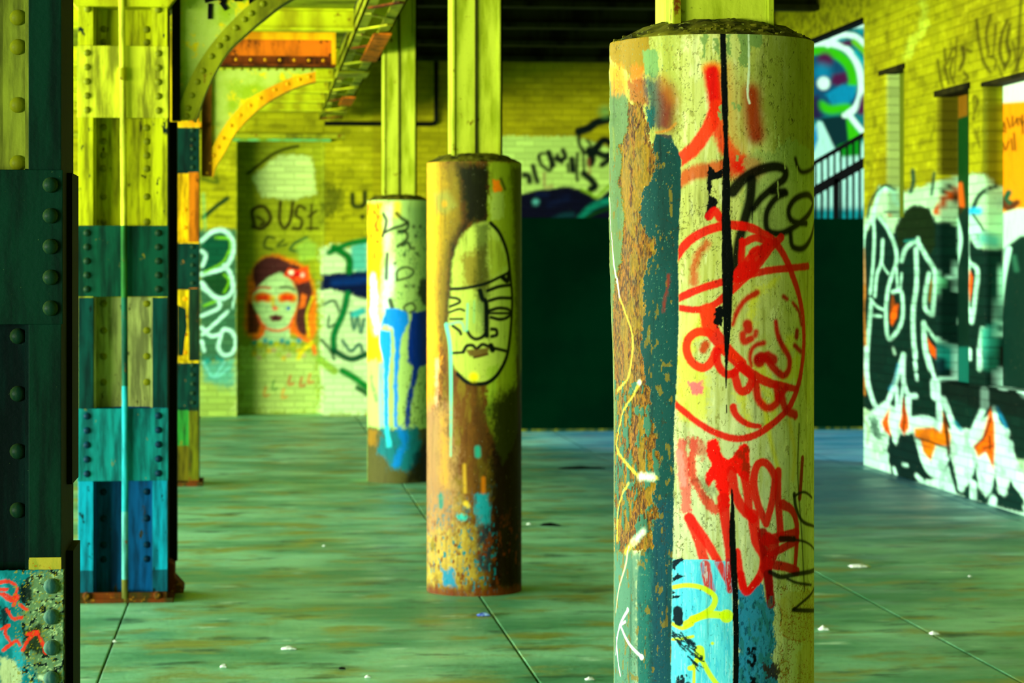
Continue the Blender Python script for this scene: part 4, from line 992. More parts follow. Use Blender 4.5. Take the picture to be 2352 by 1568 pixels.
def paint_mid(P, s, U, Z):
    ub, vb = P.U, P.V
    ph = s.PHs.ravel()
    n1_ = fbm(ub / 14, vb / 60, 11); n2_ = fbm(ub / 5, vb / 10, 12); n3_ = fbm(ub / 24, vb / 40, 13)
    P.field(np.ones_like(ub), (110, 78, 26))
    P.field(sstep(.45, .65, n1_) * .6, (130, 120, 30)); P.field(sstep(.5, .7, n3_) * .6, (96, 62, 22))
    P.crop(940, 300, 2.613)
    P.poly([(60, 150), (190, 150), (240, 500), (170, 900), (170, 1500), (100, 1700), (60, 1700)], (206, 170, 8), 40, .9, 14)
    P.poly([(170, 200), (330, 200), (300, 560), (240, 900), (220, 1300), (170, 1100)], (130, 118, 30), 40, .7, 14)
    P.poly([(150, 380), (230, 360), (285, 450), (220, 500), (165, 490)], (140, 144, 60), 20, .8); P.dot(210, 440, 40, (190, 150, 20), 12, .8)
    P.poly([(290, 200), (500, 200), (490, 560), (380, 560), (300, 640), (290, 900), (220, 1150), (240, 700), (330, 540)], (14, 32, 12), 30, .95, 8)
    P.poly([(480, 190), (720, 190), (720, 1500), (640, 1850), (560, 2000), (470, 1760), (470, 560)], (150, 170, 40), 10, .95, 6)
    P.poly([(480, 360), (560, 370), (570, 520), (500, 540)], (170, 190, 90), 10, .8, 8)
    P.poly([(610, 200), (740, 200), (740, 1600), (640, 1500), (625, 600)], (56, 62, 10), 30, .85, 8)  # right strip: dark paint, with the side's shade put into the colour too
    P.poly([(495, 290), (545, 295), (560, 360), (505, 370)], (236, 140, 20), 6, 1, 4); P.stroke([(550, 290), (575, 350)], 20, (40, 30, 10), 8, .8)
    P.poly([(255, 900), (262, 780), (310, 640), (400, 560), (490, 560), (560, 650), (600, 830), (612, 1000), (606, 1180), (570, 1380), (510, 1480), (430, 1520), (330, 1490), (280, 1430), (252, 1340), (238, 1100)], (176, 196, 84), 10, .95, 3, True)
    P.poly([(300, 760), (400, 700), (470, 690), (470, 940), (330, 930)], (130, 110, 26), 24, .8, 10); P.poly([(400, 560), (480, 560), (474, 1240), (440, 1240), (400, 1000)], (40, 60, 20), 20, .75, 6)
    P.poly([(480, 620), (560, 680), (590, 800), (500, 880), (480, 800)], (160, 176, 50), 12, .8, 8); P.poly([(350, 1030), (450, 1030), (450, 1230), (360, 1200)], (130, 160, 84), 20, .4)
    P.poly([(470, 1400), (540, 1400), (500, 1700), (465, 1740)], (150, 180, 50), 12, .8, 10)
    L = (8, 26, 14)
    for q, w in [([(490, 555), (545, 620), (590, 740), (606, 870), (618, 1000), (612, 1150), (592, 1330), (545, 1440), (490, 1500), (430, 1520), (350, 1510), (290, 1460)], 18), ([(250, 950), (330, 945), (450, 920), (540, 880), (600, 850)], 14), ([(600, 850), (590, 900), (560, 880)], 24), ([(470, 960), (540, 935), (610, 925)], 16), ([(480, 1020), (540, 1004), (612, 1005)], 15),
                 ([(480, 1080), (540, 1064), (600, 1075), (602, 1110), (550, 1132), (490, 1120)], 15), ([(480, 1095), (600, 1095)], 12), ([(245, 1000), (290, 1008), (302, 1030), (245, 1055)], 12), ([(240, 1090), (300, 1070), (330, 1080)], 10), ([(245, 1130), (320, 1130)], 10), ([(260, 1170), (300, 1200), (310, 1220)], 14), ([(350, 1205), (370, 1235), (400, 1250), (435, 1240), (462, 1215)], 15), ([(425, 960), (440, 1010), (462, 1040), (464, 1230)], 22),
                 ([(495, 1190), (522, 1195), (525, 1225), (495, 1235)], 16), ([(325, 1325), (345, 1292), (380, 1288), (405, 1308), (440, 1282), (490, 1300), (580, 1322)], 15), ([(490, 1290), (500, 1315)], 26), ([(245, 1335), (325, 1330)], 12), ([(390, 1360), (470, 1340)], 10)]:
        P.stroke(q, w * 1.35, L, 4, 1)
    P.poly([(340, 1315), (400, 1312), (480, 1300), (470, 1345), (410, 1362), (360, 1350)], (100, 70, 30), 6, .9); P.dot(388, 1478, 56, (220, 220, 10), 12)
    MT = (110, 220, 170)
    P.stroke([(222, 1165), (245, 1290), (250, 1500), (250, 1700), (248, 1950)], (26, 14), MT, 6, .95); P.stroke([(350, 1040), (345, 1200)], 10, MT, 5, .8); P.stroke([(240, 1160), (310, 1150), (330, 1200)], 12, MT, 6, .7); P.stroke([(390, 1020), (388, 1150)], 10, (130, 190, 120), 5, .7)
    P.crop(940, 800, 2.613)
    P.poly([(60, 0), (180, 0), (170, 330), (60, 360)], (220, 150, 10), 24, .8, 14); P.stroke([(165, 80), (165, 340)], 24, (190, 170, 140), 12, .7, 8)
    P.poly([(60, 340), (240, 340), (300, 900), (280, 1300), (60, 1300)], (170, 140, 90), 50, .65, 20); P.stroke([(200, 420), (215, 800)], 50, (196, 160, 40), 30, .5, 12); P.stroke([(330, 700), (335, 860)], 18, (200, 170, 50), 8, .8); P.stroke([(340, 930), (350, 945)], 30, (220, 200, 60), 8, .8)
    P.poly([(390, 200), (480, 400), (480, 1300), (400, 1300)], (60, 50, 20), 30, .5, 10)
    P.poly([(480, 330), (560, 260), (760, 150), (760, 1450), (480, 1450)], (18, 14, 5), 40, .93, 10)  # lower right half: dark paint deepened to carry the side's shade
    P.poly([(395, 870), (480, 870), (485, 1060), (400, 1060)], (30, 150, 150), 10, .95, 6); P.stroke([(410, 600), (412, 640)], 36, (40, 160, 130), 8, .9); P.stroke([(445, 780), (445, 860)], 24, (190, 120, 10), 8, .9); P.poly([(400, 1060), (480, 1060), (480, 1350), (400, 1330)], (14, 60, 66), 16, .8, 12)
    P.poly([(110, 1120), (400, 1060), (400, 1400), (100, 1400)], (176, 160, 60), 40, .6, 20)
    P.stroke([(190, 880), (190, 950)], 40, (20, 130, 110), 8, .9, 5); P.stroke([(295, 1010), (340, 1015)], 34, (40, 180, 160), 8, .9, 5)
    zz = Z.ravel()
    sp = sstep(.64, .67, n2_) * sstep(.62, .25, zz); P.field(sp * (ph < .5), (16, 120, 120)); P.field(sstep(.64, .67, fbm(ub / 9, vb / 16, 22)) * sstep(.5, .2, zz), (110, 60, 10)); P.field(sstep(.60, .66, fbm(ub / 12, vb / 18, 23)) * sstep(.6, .2, zz) * .5 * (ph < 0), (176, 166, 70))
    P.poly([(195, 1330), (270, 1325), (275, 1420), (210, 1415)], (20, 130, 150), 8, .95, 8); P.dot(140, 1190, 70, (120, 110, 10), 12, .9, 10)
    P.poly([(60, 1420), (720, 1420), (720, 1500), (60, 1500)], (110, 60, 14), 14, .8, 8)
    P.stroke([(650, 60), (660, 500)], 30, (60, 20, 10), 14, .8)
    return -.0015 * sp


def paint_far(P, s, U, Z):
    ub, vb = P.U, P.V
    P.field(np.ones_like(ub), (166, 200, 110))
    nf = fbm(ub / 6, vb / 14, 44)
    P.crop(820, 440, 2.306)
    P.poly([(20, 60), (130, 60), (135, 400), (110, 640), (130, 880), (20, 900)], (226, 200, 4), 8, 1, 6); P.field(sstep(.5, .62, nf) * (ub < s.conv(876, 600)[0]) * (vb < s.conv(876, 640)[1]) * .8, (140, 80, 8))
    P.stroke([(175, 80), (165, 220), (175, 400)], 40, (214, 236, 170), 12, .9, 6); P.stroke([(215, 70), (212, 120)], 40, (214, 200, 30), 12, .8)
    P.stroke([(85, 460), (90, 560), (85, 640), (95, 720)], (50, 80), (240, 250, 215), 14, .95, 6); P.stroke([(170, 420), (160, 600), (185, 700)], 60, (200, 236, 200), 20, .8, 8)
    P.stroke([(75, 680), (85, 780), (120, 880)], 40, (226, 200, 4), 14, .9, 6)
    P.poly([(270, 80), (380, 70), (380, 260), (290, 260)], (130, 170, 100), 24, .6)
    Lk = (20, 40, 20)
    for q, w in [([(140, 120), (155, 150), (150, 190), (135, 235)], 20), ([(150, 215), (190, 195), (240, 180), (265, 165)], 18), ([(210, 115), (235, 140), (270, 165), (262, 200), (220, 210)], 18), ([(225, 215), (260, 215), (265, 250), (215, 290)], 16), ([(240, 285), (270, 270), (285, 300)], 16), ([(160, 330), (155, 460)], 20), ([(210, 470), (215, 420), (260, 400), (300, 420), (280, 450), (215, 470)], 12), ([(260, 640), (250, 610), (290, 590), (310, 620), (280, 640)], 12), ([(175, 575), (185, 610)], 26)]:
        P.stroke(q, w, Lk, 5, .9)
    for q in [(300, 185), (335, 185), (312, 235), (250, 335), (200, 380), (300, 300), (320, 330), (260, 500), (300, 500)]: P.dot(q[0], q[1], 20, Lk, 6, .8)
    P.field(sstep(.62, .70, fbm(ub / 4, vb / 6, 46)) * (ub > s.conv(905, 600)[0]) * (vb < s.conv(900, 700)[1]) * (vb > s.conv(900, 520)[1]) * .7, (70, 120, 70))
    P.poly([(335, 470), (400, 440), (400, 620), (350, 600), (320, 540)], (10, 30, 20), 10, .9, 4)
    BL = (20, 140, 206)
    P.poly([(150, 620), (200, 615), (270, 640), (275, 690), (230, 780), (215, 1000), (215, 1250), (195, 1250), (195, 1000), (200, 800), (190, 720), (140, 700), (120, 740), (150, 630)], BL, 5, 1, 2)
    P.poly([(120, 730), (180, 740), (180, 860), (165, 1000), (165, 1250), (145, 1250), (140, 900), (120, 800)], (20, 150, 214), 5, 1, 2)
    P.poly([(290, 640), (380, 620), (400, 900), (330, 930), (290, 1100), (275, 1250), (250, 1250), (262, 1100), (300, 930), (270, 900), (275, 720)], (10, 60, 140), 6, 1, 3)
    P.stroke([(128, 920), (125, 1080), (130, 1250)], 26, (120, 210, 180), 10, .7); P.stroke([(75, 980), (100, 1100)], 20, (60, 110, 80), 8, .6, 6)
    P.field(sstep(.56, .62, fbm(ub / 4, vb / 9, 47)) * (vb > s.conv(900, 850)[1]) * (vb < s.conv(900, 975)[1]) * (ub > s.conv(925, 800)[0]) * .6, (60, 90, 30))
    P.poly([(20, 1240), (420, 1250), (420, 1560), (20, 1560)], (70, 50, 16), 8, .9, 6)
    P.poly([(120, 1250), (320, 1250), (340, 1330), (330, 1440), (260, 1490), (180, 1470), (110, 1370), (130, 1310)], (16, 120, 120), 12, .95, 10); P.stroke([(230, 1260), (250, 1330), (210, 1440)], 40, (10, 130, 190), 14, .9, 6); P.stroke([(160, 1260), (170, 1340)], 26, (60, 200, 200), 8, .9, 4)
    P.poly([(60, 1260), (110, 1260), (100, 1340), (60, 1340)], (150, 120, 30), 10, .8, 6); P.poly([(300, 1400), (420, 1250), (420, 1560), (260, 1540)], (8, 14, 8), 20, .8, 8)


c_far = RoundColumn(915, 143, 'farthest round column, blue paint dripping over white and yellow with black tags', 130, .006, M_col2, paint_far)
c_mid = RoundColumn(1089, 218, 'middle round column, rusty brown with a long pale mask face in black line', 220, .0042, M_col2, paint_mid)
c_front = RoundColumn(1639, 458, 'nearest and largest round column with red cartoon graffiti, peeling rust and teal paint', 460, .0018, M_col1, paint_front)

# ------------------------------------------------------------------ riveted steel columns
XC, HW, DP = -0.648, 0.215, 0.36           # centre line, half width, depth
def rivet_mesh(name, r, h, mat, n=14):
    mb = MB(); rings = 5; vs = []; fs = []
    for i in range(rings):
        a = i / rings * math.pi / 2
        vs += [(r * math.cos(a) * math.cos(2 * math.pi * k / n), -h * math.sin(a), r * math.cos(a) * math.sin(2 * math.pi * k / n)) for k in range(n)]
    vs.append((0, -h, 0))
    for i in range(rings - 1):
        fs += [(i * n + k, (i + 1) * n + k, (i + 1) * n + (k + 1) % n, i * n + (k + 1) % n) for k in range(n)]
    fs += [((rings - 1) * n + k, rings * n, (rings - 1) * n + (k + 1) % n) for k in range(n)]
    mb.add(vs, fs, True); me = mb.mesh(name); me.materials.append(mat); return me


def grunge_plate(name, x0, x1, z0, z1, S, conv, base, fn, mat, parent, loc):
    """front skin of a plate with its own painted face; y = 0 is the face"""
    U, V = np.meshgrid(np.arange(x0, x1 + .0024, .0025), np.arange(z0, z1 + .0024, .0025))
    P = Paint(U * S, -V * S, conv, base); fn(P)
    dz = (fbm(P.U / 9, P.V / 9, 5) - .5).reshape(U.shape) * .0016
    me = grid_mesh(name, np.stack([U, dz, V], -1), P.C)
    o = link(name, me, mat, parent, 0, loc)
    m_ = o.modifiers.new('depth', 'SOLIDIFY'); m_.thickness = .014; m_.offset = -1
    return o


M_dark_side = plain('painted_side_shade', (24, 30, 8), (8, 12, 6), .7, 6)  # dark colour carries the shade on the columns' right sides
M_flA = banded('flange_paint_near', [(0.945, TEAL), (0.975, (176, 176, 60)), (1.9, GRN), (9, GRN)], wob=.02)
M_webA = banded('web_paint_near', [(0.95, GRN), (1.84, (3, 46, 36)), (9, (150, 164, 56))], wob=.004)
M_batA = banded('batten_paint_near', [(0.95, TEAL), (2.2, GRN), (9, YEL)], rl=.7, rh=.75)
M_flB = banded('flange_paint_middle', [(.16, (10, 100, 110)), (.95, (12, 160, 176)), (1.49, (8, 78, 66)), (1.52, YEL), (9, (190, 198, 22))], rust=(10, 44, 36), rl=.60, rh=.66)
M_webB = banded('web_paint_middle', [(.95, (8, 100, 140)), (1.49, (176, 190, 110)), (9, (184, 192, 12))], rust=(60, 60, 8), rl=.62, rh=.7)
M_batB = banded('batten_paint_middle', [(1.2, (20, 140, 130)), (2.1, (10, 84, 58)), (9, (200, 208, 50))], rust=(120, 120, 30), rl=.66, rh=.72)
M_flC = banded('flange_paint_far', [(.05, (130, 80, 10)), (.57, (110, 120, 16)), (1.49, (30, 66, 40)), (2.38, (190, 120, 8)), (2.62, (30, 56, 20)), (9, (220, 160, 8))], rust=(110, 70, 10))
M_webC = banded('web_paint_far', [(.30, (110, 110, 20)), (.57, (60, 150, 60)), (.93, (4, 72, 56)), (1.48, (226, 206, 6)), (1.83, (4, 66, 50)), (2.36, (228, 196, 4)), (2.70, (4, 62, 46)), (9, (226, 210, 20))], rust=(150, 110, 10), rl=.66, rh=.72)
M_rivA = banded('rivet_paint_near', [(9, (70, 84, 30))]); M_rivY = plain('yellow_rivet_paint', (150, 160, 30), (110, 116, 16), .5)
M_rivG = plain('green_rivet_paint', (60, 84, 40), (22, 60, 40), .45, 20); M_rivT = plain('pale_teal_rivet', (120, 160, 130), (40, 90, 80), .5, 20)
M_shoe = plain('rusty_base_iron', (110, 60, 14), (60, 60, 20), .85, 12, rust=(150, 110, 20))
RV = {'y': rivet_mesh('rivet', .0175, .013, M_rivY), 'g': rivet_mesh('rivet', .0175, .014, M_rivG), 't': rivet_mesh('rivet', .0175, .014, M_rivT),
      'o': rivet_mesh('rivet', .0175, .013, M_amber), 'b': rivet_mesh('rivet', .0175, .013, plain('blue_rivet_paint', (10, 80, 96), (6, 40, 50), .5))}


def rivet(parent, kind, x, y, z, sc=1.0, name='rivet'):
    o = bpy.data.objects.new(name, RV[kind]); col.objects.link(o); o.parent = parent; o.location = (x, y, z); o.scale = (sc, sc, sc)
    return o


def steel_column(yf, label, mats, battens, zt, near=False):
    fl, web, bat = mats
    root = thing('riveted_steel_column', label, 'column', (XC, yf, 0), 'riveted steel columns of the left row')
    t = .012
    for s in (-1, 1):
        a, b = (HW - .072) * s, HW * s
        x0, x1 = min(a, b), max(a, b)
        link('front_flange', MB().box(x0, x1, 0, t, .03, zt), fl, root, .0015)
        link('rear_flange', MB().box(x0, x1, DP - t, DP, .03, zt), fl, root)
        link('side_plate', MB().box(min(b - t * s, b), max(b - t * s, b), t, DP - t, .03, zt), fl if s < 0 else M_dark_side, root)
    # recessed web with the two angle legs that hold it
    link('web_plate', MB().box(-HW + t, HW - t, .125, .137, .03, zt), web, root)
    for s in (-1, 1):
        x0, x1 = sorted(((HW - .073) * s, (HW - .140) * s))
        link('web_angle', MB().box(x0, x1, .117, .125, .03, zt).box(*sorted(((HW - .073) * s, (HW - .081) * s)), t, .117, .03, zt), web, root)
    for z0, z1 in battens:
        link('batten_plate', MB().box(-HW - .004, HW + .004, -.010, 0, z0, z1), bat, root, .0015)
    return root


def batten_rivets(root, z0, z1, kind, xs_=(-.172, .172)):
    for x in xs_:
        for k in range(5):
            rivet(root, kind, x, -.010, z0 + .036 + k * (z1 - z0 - .072) / 4)


YA, YB, YC = 5.47, 11.93, 18.35
# --- nearest
ba = [(1.491, 1.835), (.59, .943), (2.36, 2.71)]
cA = steel_column(YA, 'dark green riveted steel column at the left edge with a teal batten scribbled in red', (M_flA, M_webA, M_batA), [ba[0], ba[2]], ZL, True)
SA = F / (YA * 1.0)
def conv_A(px, py):
    x, z = on_y(px, py, YA - .01); return (x - XC) * SA, -z * SA
def fA(P):
    n = fbm(P.U / 9, P.V / 9, 3); n2 = fbm(P.U / 4, P.V / 4, 4)
    P.field(sstep(.5, .7, fbm(P.U / 30, P.V / 60, 6)) * .5, (60, 190, 200)); P.crop(0, 760, 1.94)
    P.poly([(150, 1080), (300, 1060), (300, 1568), (200, 1568), (130, 1500), (90, 1300), (110, 1150)], (110, 140, 90), 14, .9, 14)
    P.field((P.U > P.conv(60, 1300)[0]) * sstep(.55, .58, n2) * sstep(.42, .52, n) * .9, (170, 200, 140)); P.field((P.U > P.conv(50, 1300)[0]) * sstep(.60, .64, n) , (12, 40, 36))
    P.poly([(80, 1130), (130, 1100), (150, 1170), (110, 1230), (80, 1180)], (6, 34, 30), 8, .95, 8); P.poly([(90, 1330), (180, 1300), (200, 1440), (120, 1430)], (30, 50, 24), 12, .9, 10); P.poly([(0, 1220), (50, 1230), (30, 1330), (0, 1350)], (10, 40, 40), 8, .9, 8)
    for q in [[(0, 1120), (40, 1115), (75, 1140), (60, 1190), (20, 1170)], [(0, 1170), (50, 1200), (80, 1180), (60, 1220)], [(30, 1240), (60, 1280), (100, 1275)], [(0, 1330), (40, 1310), (20, 1340), (50, 1390)], [(15, 1420), (70, 1380), (90, 1400)], [(100, 1420), (130, 1370), (170, 1340), (120, 1350)], [(165, 1340), (190, 1390), (205, 1430)], [(0, 1150), (30, 1150)], [(90, 1220), (120, 1240)]]:
        P.stroke(q, 14, (226, 70, 40), 2.5, .95, 2)
    P.poly([(0, 1450), (60, 1470), (100, 1520), (90, 1600), (0, 1600)], (190, 210, 150), 8, .9, 6); P.field((P.U > P.conv(30, 1300)[0]) * sstep(.66, .69, fbm(P.U / 3, P.V / 3, 14)) * .8, (150, 150, 20))
    P.stroke([(180, 1540), (220, 1560)], 20, (190, 220, 170), 6)
grunge_plate('lower_batten', -HW - .004, HW + .006, .59, .943, SA, conv_A, TEAL, fA, paint_mat('scribbled_teal_batten', None, .45, .6, 1.5), cA, (0, -.012, 0))
for k in range(5):
    rivet(cA, 'g', .192, -.012, 1.835 - .034 - k * .0685); rivet(cA, 't', .194, -.014, .943 - .034 - k * .0685)
    rivet(cA, 'g', -.192, -.012, 1.835 - .034 - k * .0685); rivet(cA, 't', -.194, -.014, .943 - .034 - k * .0685)
for py in (28, 97, 233, 369): rivet(cA, 'y', .108, .117, on_y(50, py, YA)[1], 1.05)
for py in (775, 910, 1045, 1183): rivet(cA, 'g', .108, .117, on_y(50, py, YA)[1], 1.05)
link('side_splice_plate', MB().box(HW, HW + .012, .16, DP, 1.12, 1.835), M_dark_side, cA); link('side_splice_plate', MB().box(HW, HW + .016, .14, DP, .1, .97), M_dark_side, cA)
link('flange_splice', MB().box(HW - .070, HW, -.006, 0, .943, .972), plain('chipped_cream_paint', (176, 170, 60), (130, 150, 50), .6, 30, rust=(170, 110, 10)), cA)
for py in (60, 140, 300, 470, 540, 610, 680): pass
# --- middle
cB = steel_column(YB, 'full height riveted column with yellow, green and turquoise bands and a pipe down its face', (M_flB, M_webB, M_batB), [(1.488, 1.834), (.59, .943), (2.36, 2.71)], ZL)
for z0, z1, kd in ((1.488, 1.834, 'g'), (.59, .943, 'b'), (2.36, 2.71, 'y')): batten_rivets(cB, z0, z1, kd)
for x in (-.100, .110):
    for py in (62, 92): rivet(cB, 'y', x, .117, on_y(300, py, YB)[1])
    for py in (290, 322, 354, 385, 450, 508): rivet(cB, 'y', x, .117, on_y(300, py, YB)[1])
    for py in (698, 760, 820, 880): rivet(cB, 'y', x, .117, on_y(300, py, YB)[1])
    for py in (1134, 1196, 1257, 1290): rivet(cB, 'b', x, .117, on_y(300, py, YB)[1])
pp = link('conduit_pipe', MB().tube([(.012, -.035, 0.0), (.012, -.035, 1.0), (.006, -.035, 2.0), (-.004, -.035, 3.0), (-.004, -.035, ZL)], .0155, 14), banded('conduit_paint', [(.12, (120, 130, 50)), (.45, (100, 190, 170)), (1.06, (40, 170, 170)), (1.49, (30, 110, 80)), (1.84, (50, 120, 50)), (9, (206, 214, 60))], rust=(120, 80, 20)), cB)
link('pipe_coupling', MB().tube([(-.002, -.035, 2.54), (-.002, -.035, 2.60)], .022, 14), M_yel, pp)
link('capital_plate', MB().prism([(-HW - .01, 2.90), (HW + .004, 2.90), (HW + .05, 2.96), (HW + .05, 2.98), (-HW - .06, 2.98), (-HW - .06, 2.96)], -.03, DP), M_yel, cB)
for py in (22,): rivet(cB, 'y', -.17, -.002, on_y(300, py, YB)[1]); rivet(cB, 'y', .17, -.002, on_y(300, py, YB)[1])
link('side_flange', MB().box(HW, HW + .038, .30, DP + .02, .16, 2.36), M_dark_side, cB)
link('base_shoe', MB().box(-HW - .02, HW + .03, -.05, DP + .03, 0, .022).prism([(HW, .022), (HW + .075, .022), (HW + .075, .05), (HW + .03, .10), (HW + .03, .16), (HW, .18)], .12, .32).box(-HW - .01, HW, -.04, -.015, .02, .05), M_shoe, cB, .003)
RV['r'] = rivet_mesh('rivet', .0175, .013, M_shoe)
for x in (-.17, .17): rivet(cB, 'r', x, -.045, .035, 1.2)
# --- far
cC = steel_column(YC, 'farthest riveted column in amber, green and yellow bands standing behind the piped one', (M_flC, M_webC, M_webC), [(1.488, 1.834), (.59, .943), (2.36, 2.71)], ZL)
for z0, z1, kd in ((1.488, 1.834, 'g'), (.59, .943, 'g'), (2.36, 2.71, 'g')):
    for k in range(5): rivet(cC, kd, .172, -.010, z0 + .036 + k * (z1 - z0 - .072) / 4)
for k in range(9): rivet(cC, 'o', .110, .117, 1.0 + k * .135)
link('cap_ledge', MB().box(-HW - .01, HW + .02, -.02, DP, 2.70, 2.735), M_amber, cC)
link('base_shoe', MB().box(-HW - .02, HW + .03, -.05, DP + .03, 0, .03), M_shoe, cC)
link('green_patch', MB().prism([(.06, .98), (.10, .98), (.11, 1.08), (.13, 1.2), (.12, 1.33), (.06, 1.36)], -.002, 0), M_flA, cC)['label'] = 'irregular dark green paint patch'

# ------------------------------------------------------------------ curved riveted brackets between column and cross girder
def smooth3(p, n=6): return [tuple(q) for q in smooth(p, n)]


def bracket(yb, low, up, gus, label, matp, matf, rv, nriv, th=.07):
    lo_, hi_ = [on_y(x, y, yb) for x, y in low], [on_y(x, y, yb) for x, y in up]
    lo_, hi_ = smooth3(lo_), smooth3(hi_)
    root = thing('arched_bracket', label, 'bracket', (lo_[0][0], yb, lo_[0][1]), 'arched steel brackets'); ox, oz = lo_[0]
    L = [(x - ox, z - oz) for x, z in lo_]; U_ = [(x - ox, z - oz) for x, z in hi_]
    g = [on_y(x, y, yb) for x, y in gus]; g = [(x - ox, z - oz) for x, z in g]
    link('gusset_plate', MB().prism(g + U_[::-1], .03, .042), matp, root)
    n = min(len(L), len(U_)); Lr = np.array([L[int(i * (len(L) - 1) / (n - 1))] for i in range(n)]); Ur = np.array([U_[int(i * (len(U_) - 1) / (n - 1))] for i in range(n)])
    f = MB()
    for i in range(n - 1):
        q = [Ur[i], Lr[i], Lr[i + 1], Ur[i + 1]]
        f.hexa([(q[0][0], .0, q[0][1]), (q[1][0], .0, q[1][1]), (q[1][0], .03, q[1][1]), (q[0][0], .03, q[0][1])] + [(q[3][0], .0, q[3][1]), (q[2][0], .0, q[2][1]), (q[2][0], .03, q[2][1]), (q[3][0], .03, q[3][1])])
    link('curved_angle', f, matf, root)
    s2 = MB()
    for i in range(n - 1):
        d = Lr[i + 1] - Lr[i]; nn = np.array([-d[1], d[0]]) / np.hypot(*d) * .012
        a, b, c, e = Lr[i], Lr[i] - nn, Lr[i + 1] - nn, Lr[i + 1]
        s2.hexa([(a[0], -.015, a[1]), (b[0], -.015, b[1]), (b[0], .16, b[1]), (a[0], .16, a[1]), (e[0], -.015, e[1]), (c[0], -.015, c[1]), (c[0], .16, c[1]), (e[0], .16, e[1])])
    link('curved_flange', s2, matf, root)
    for k in range(nriv):
        i = (k + .6) / nriv * (n - 1); i0 = int(i); m_ = (Lr[i0] * .45 + Ur[i0] * .55)
        rivet(root, rv, m_[0], 0, m_[1], .9)
    return root, (ox, oz)


M_pale = plain('pale_chalky_paint', (176, 196, 90), (150, 176, 30), 0.6, 4, (1, 1, 1), rust=(206, 196, 10), rl=.52, rh=.6)
brB, oB = bracket(YB + .10, [(444, 276), (472, 198), (514, 121), (558, 76), (603, 38), (660, -4), (760, -52), (880, -72)], [(412, 276), (415, 236), (444, 166), (485, 102), (533, 48), (584, 2), (660, -42), (760, -76), (880, -90)],
              [(400, 276), (400, -92), (880, -92)], 'large curved bracket on the piped column with black lettering on its web', M_pale, M_olive, 'y', 18)
x_, z_ = on_y(393, 276, YB + .1); link('root_angle', MB().box(x_ - oB[0] + .004, x_ - oB[0] + .045, -.01, .10, 0, 3.16 - z_), M_dark_side, brB)
# black lettering on the gusset
lt = MB()
for q in [[(470, 2), (500, -6), (520, 4)], [(483, 8), (482, 44)], [(508, 4), (520, 22)], [(530, -10), (545, 0), (556, -12)], [(575, -12), (578, 12), (590, 0)], [(560, -30), (552, 2)]]:
    P3 = [(x - oB[0], .024, z - oB[1]) for x, z in [on_y(a, b, YB + .125) for a, b in q]]
    for a, b in zip(P3[:-1], P3[1:]): lt.bar(a, b, .022, .006, (0, 1, 0)); 
link('black_lettering', lt, M_black, brB)
brC, oC = bracket(YC + .10, [(486, 405), (494, 380), (514, 347), (539, 303), (584, 255), (629, 222), (683, 196), (725, 184)], [(464, 400), (478, 360), (498, 318), (524, 277), (566, 232), (616, 202), (676, 176), (725, 164)],
              [(462, 405), (462, 158), (725, 158)], 'farther curved bracket, golden yellow with an orange cross girder over it', M_pale, M_amber, 'o', 13)
x_, z_ = on_y(464, 405, YC + .1); link('root_angle', MB().box(x_ - oC[0], x_ - oC[0] + .072, -.01, .029, 0, 3.16 - z_), plain('brown_rusted_angle', (120, 84, 10), (60, 40, 6), .8, 8), brC)
for k in range(11): rivet(brC, 'y', on_y(515 + k * 20, 156, YC + .13)[0] - oC[0], .028, on_y(515, 158, YC + .13)[1] - oC[1], .7)

# cross girders the brackets carry
def cross_girder(y0, x1, zb, zt, label, mw, mf):
    g = thing('cross_girder', label, 'girder', (XC + HW + .01, y0, zb), 'cross girders of the left bay'); w = x1 - (XC + HW + .01)
    link('web', MB().box(0, w, .03, .042, 0, zt - zb), mw, g)
    link('bottom_flange', MB().box(0, w, -.05, .14, 0, .014).box(0, w, .018, .03, .014, .08), M_rust if mw is M_orange else mf, g)
    link('top_flange', MB().box(0, w, -.05, .14, zt - zb - .014, zt - zb).box(0, w, .018, .03, zt - zb - .07, zt - zb - .014), mf, g)
    link('end_stiffener', MB().box(w - .03, w, -.03, .12, .014, zt - zb - .014), mf, g)
    for k in range(int(w / .11)):
        rivet(g, 'o' if mw is M_orange else 'y', .05 + k * .11, .018, .05, .7)
    return g


cross_girder(YC + .10, .60, 3.17, 3.445, 'orange rusty girder with yellow top flange above the golden bracket', M_orange, M_amber)
cross_girder(YB + .10, .60, 3.17, 3.445, 'girder above the large lettered bracket, out at the top of the picture', M_olive, M_yel)
# joists and pipes across the left bay ceiling
proto = None
for k, y0 in enumerate((17.0, 20.1, 21.5, 22.9, 24.2, 25.5)):
    if proto is None:
        m_ = MB().box(0, 5.0, 0, .13, 0, .02); m_.box(0, 5.0, .055, .075, .02, .14); m_.box(0, 5.0, 0, .13, .14, .155); proto = m_.mesh('bay_joist'); proto.materials.append(M_yel)
    o = link('ceiling_joist', proto, None, None, 0, (-4.32, y0, ZL - .158))
    tag(o, 'yellow steel joist crossing under the left bay deck', 'beam', 'joists under the left bay deck')
o = link('overhead_pipe', MB().tube([(-5, 24.8, 3.0), (.9, 24.8, 3.0)], .03, 12), M_olive); tag(o, 'thin olive pipe running across high in front of the brick end wall', 'pipe')

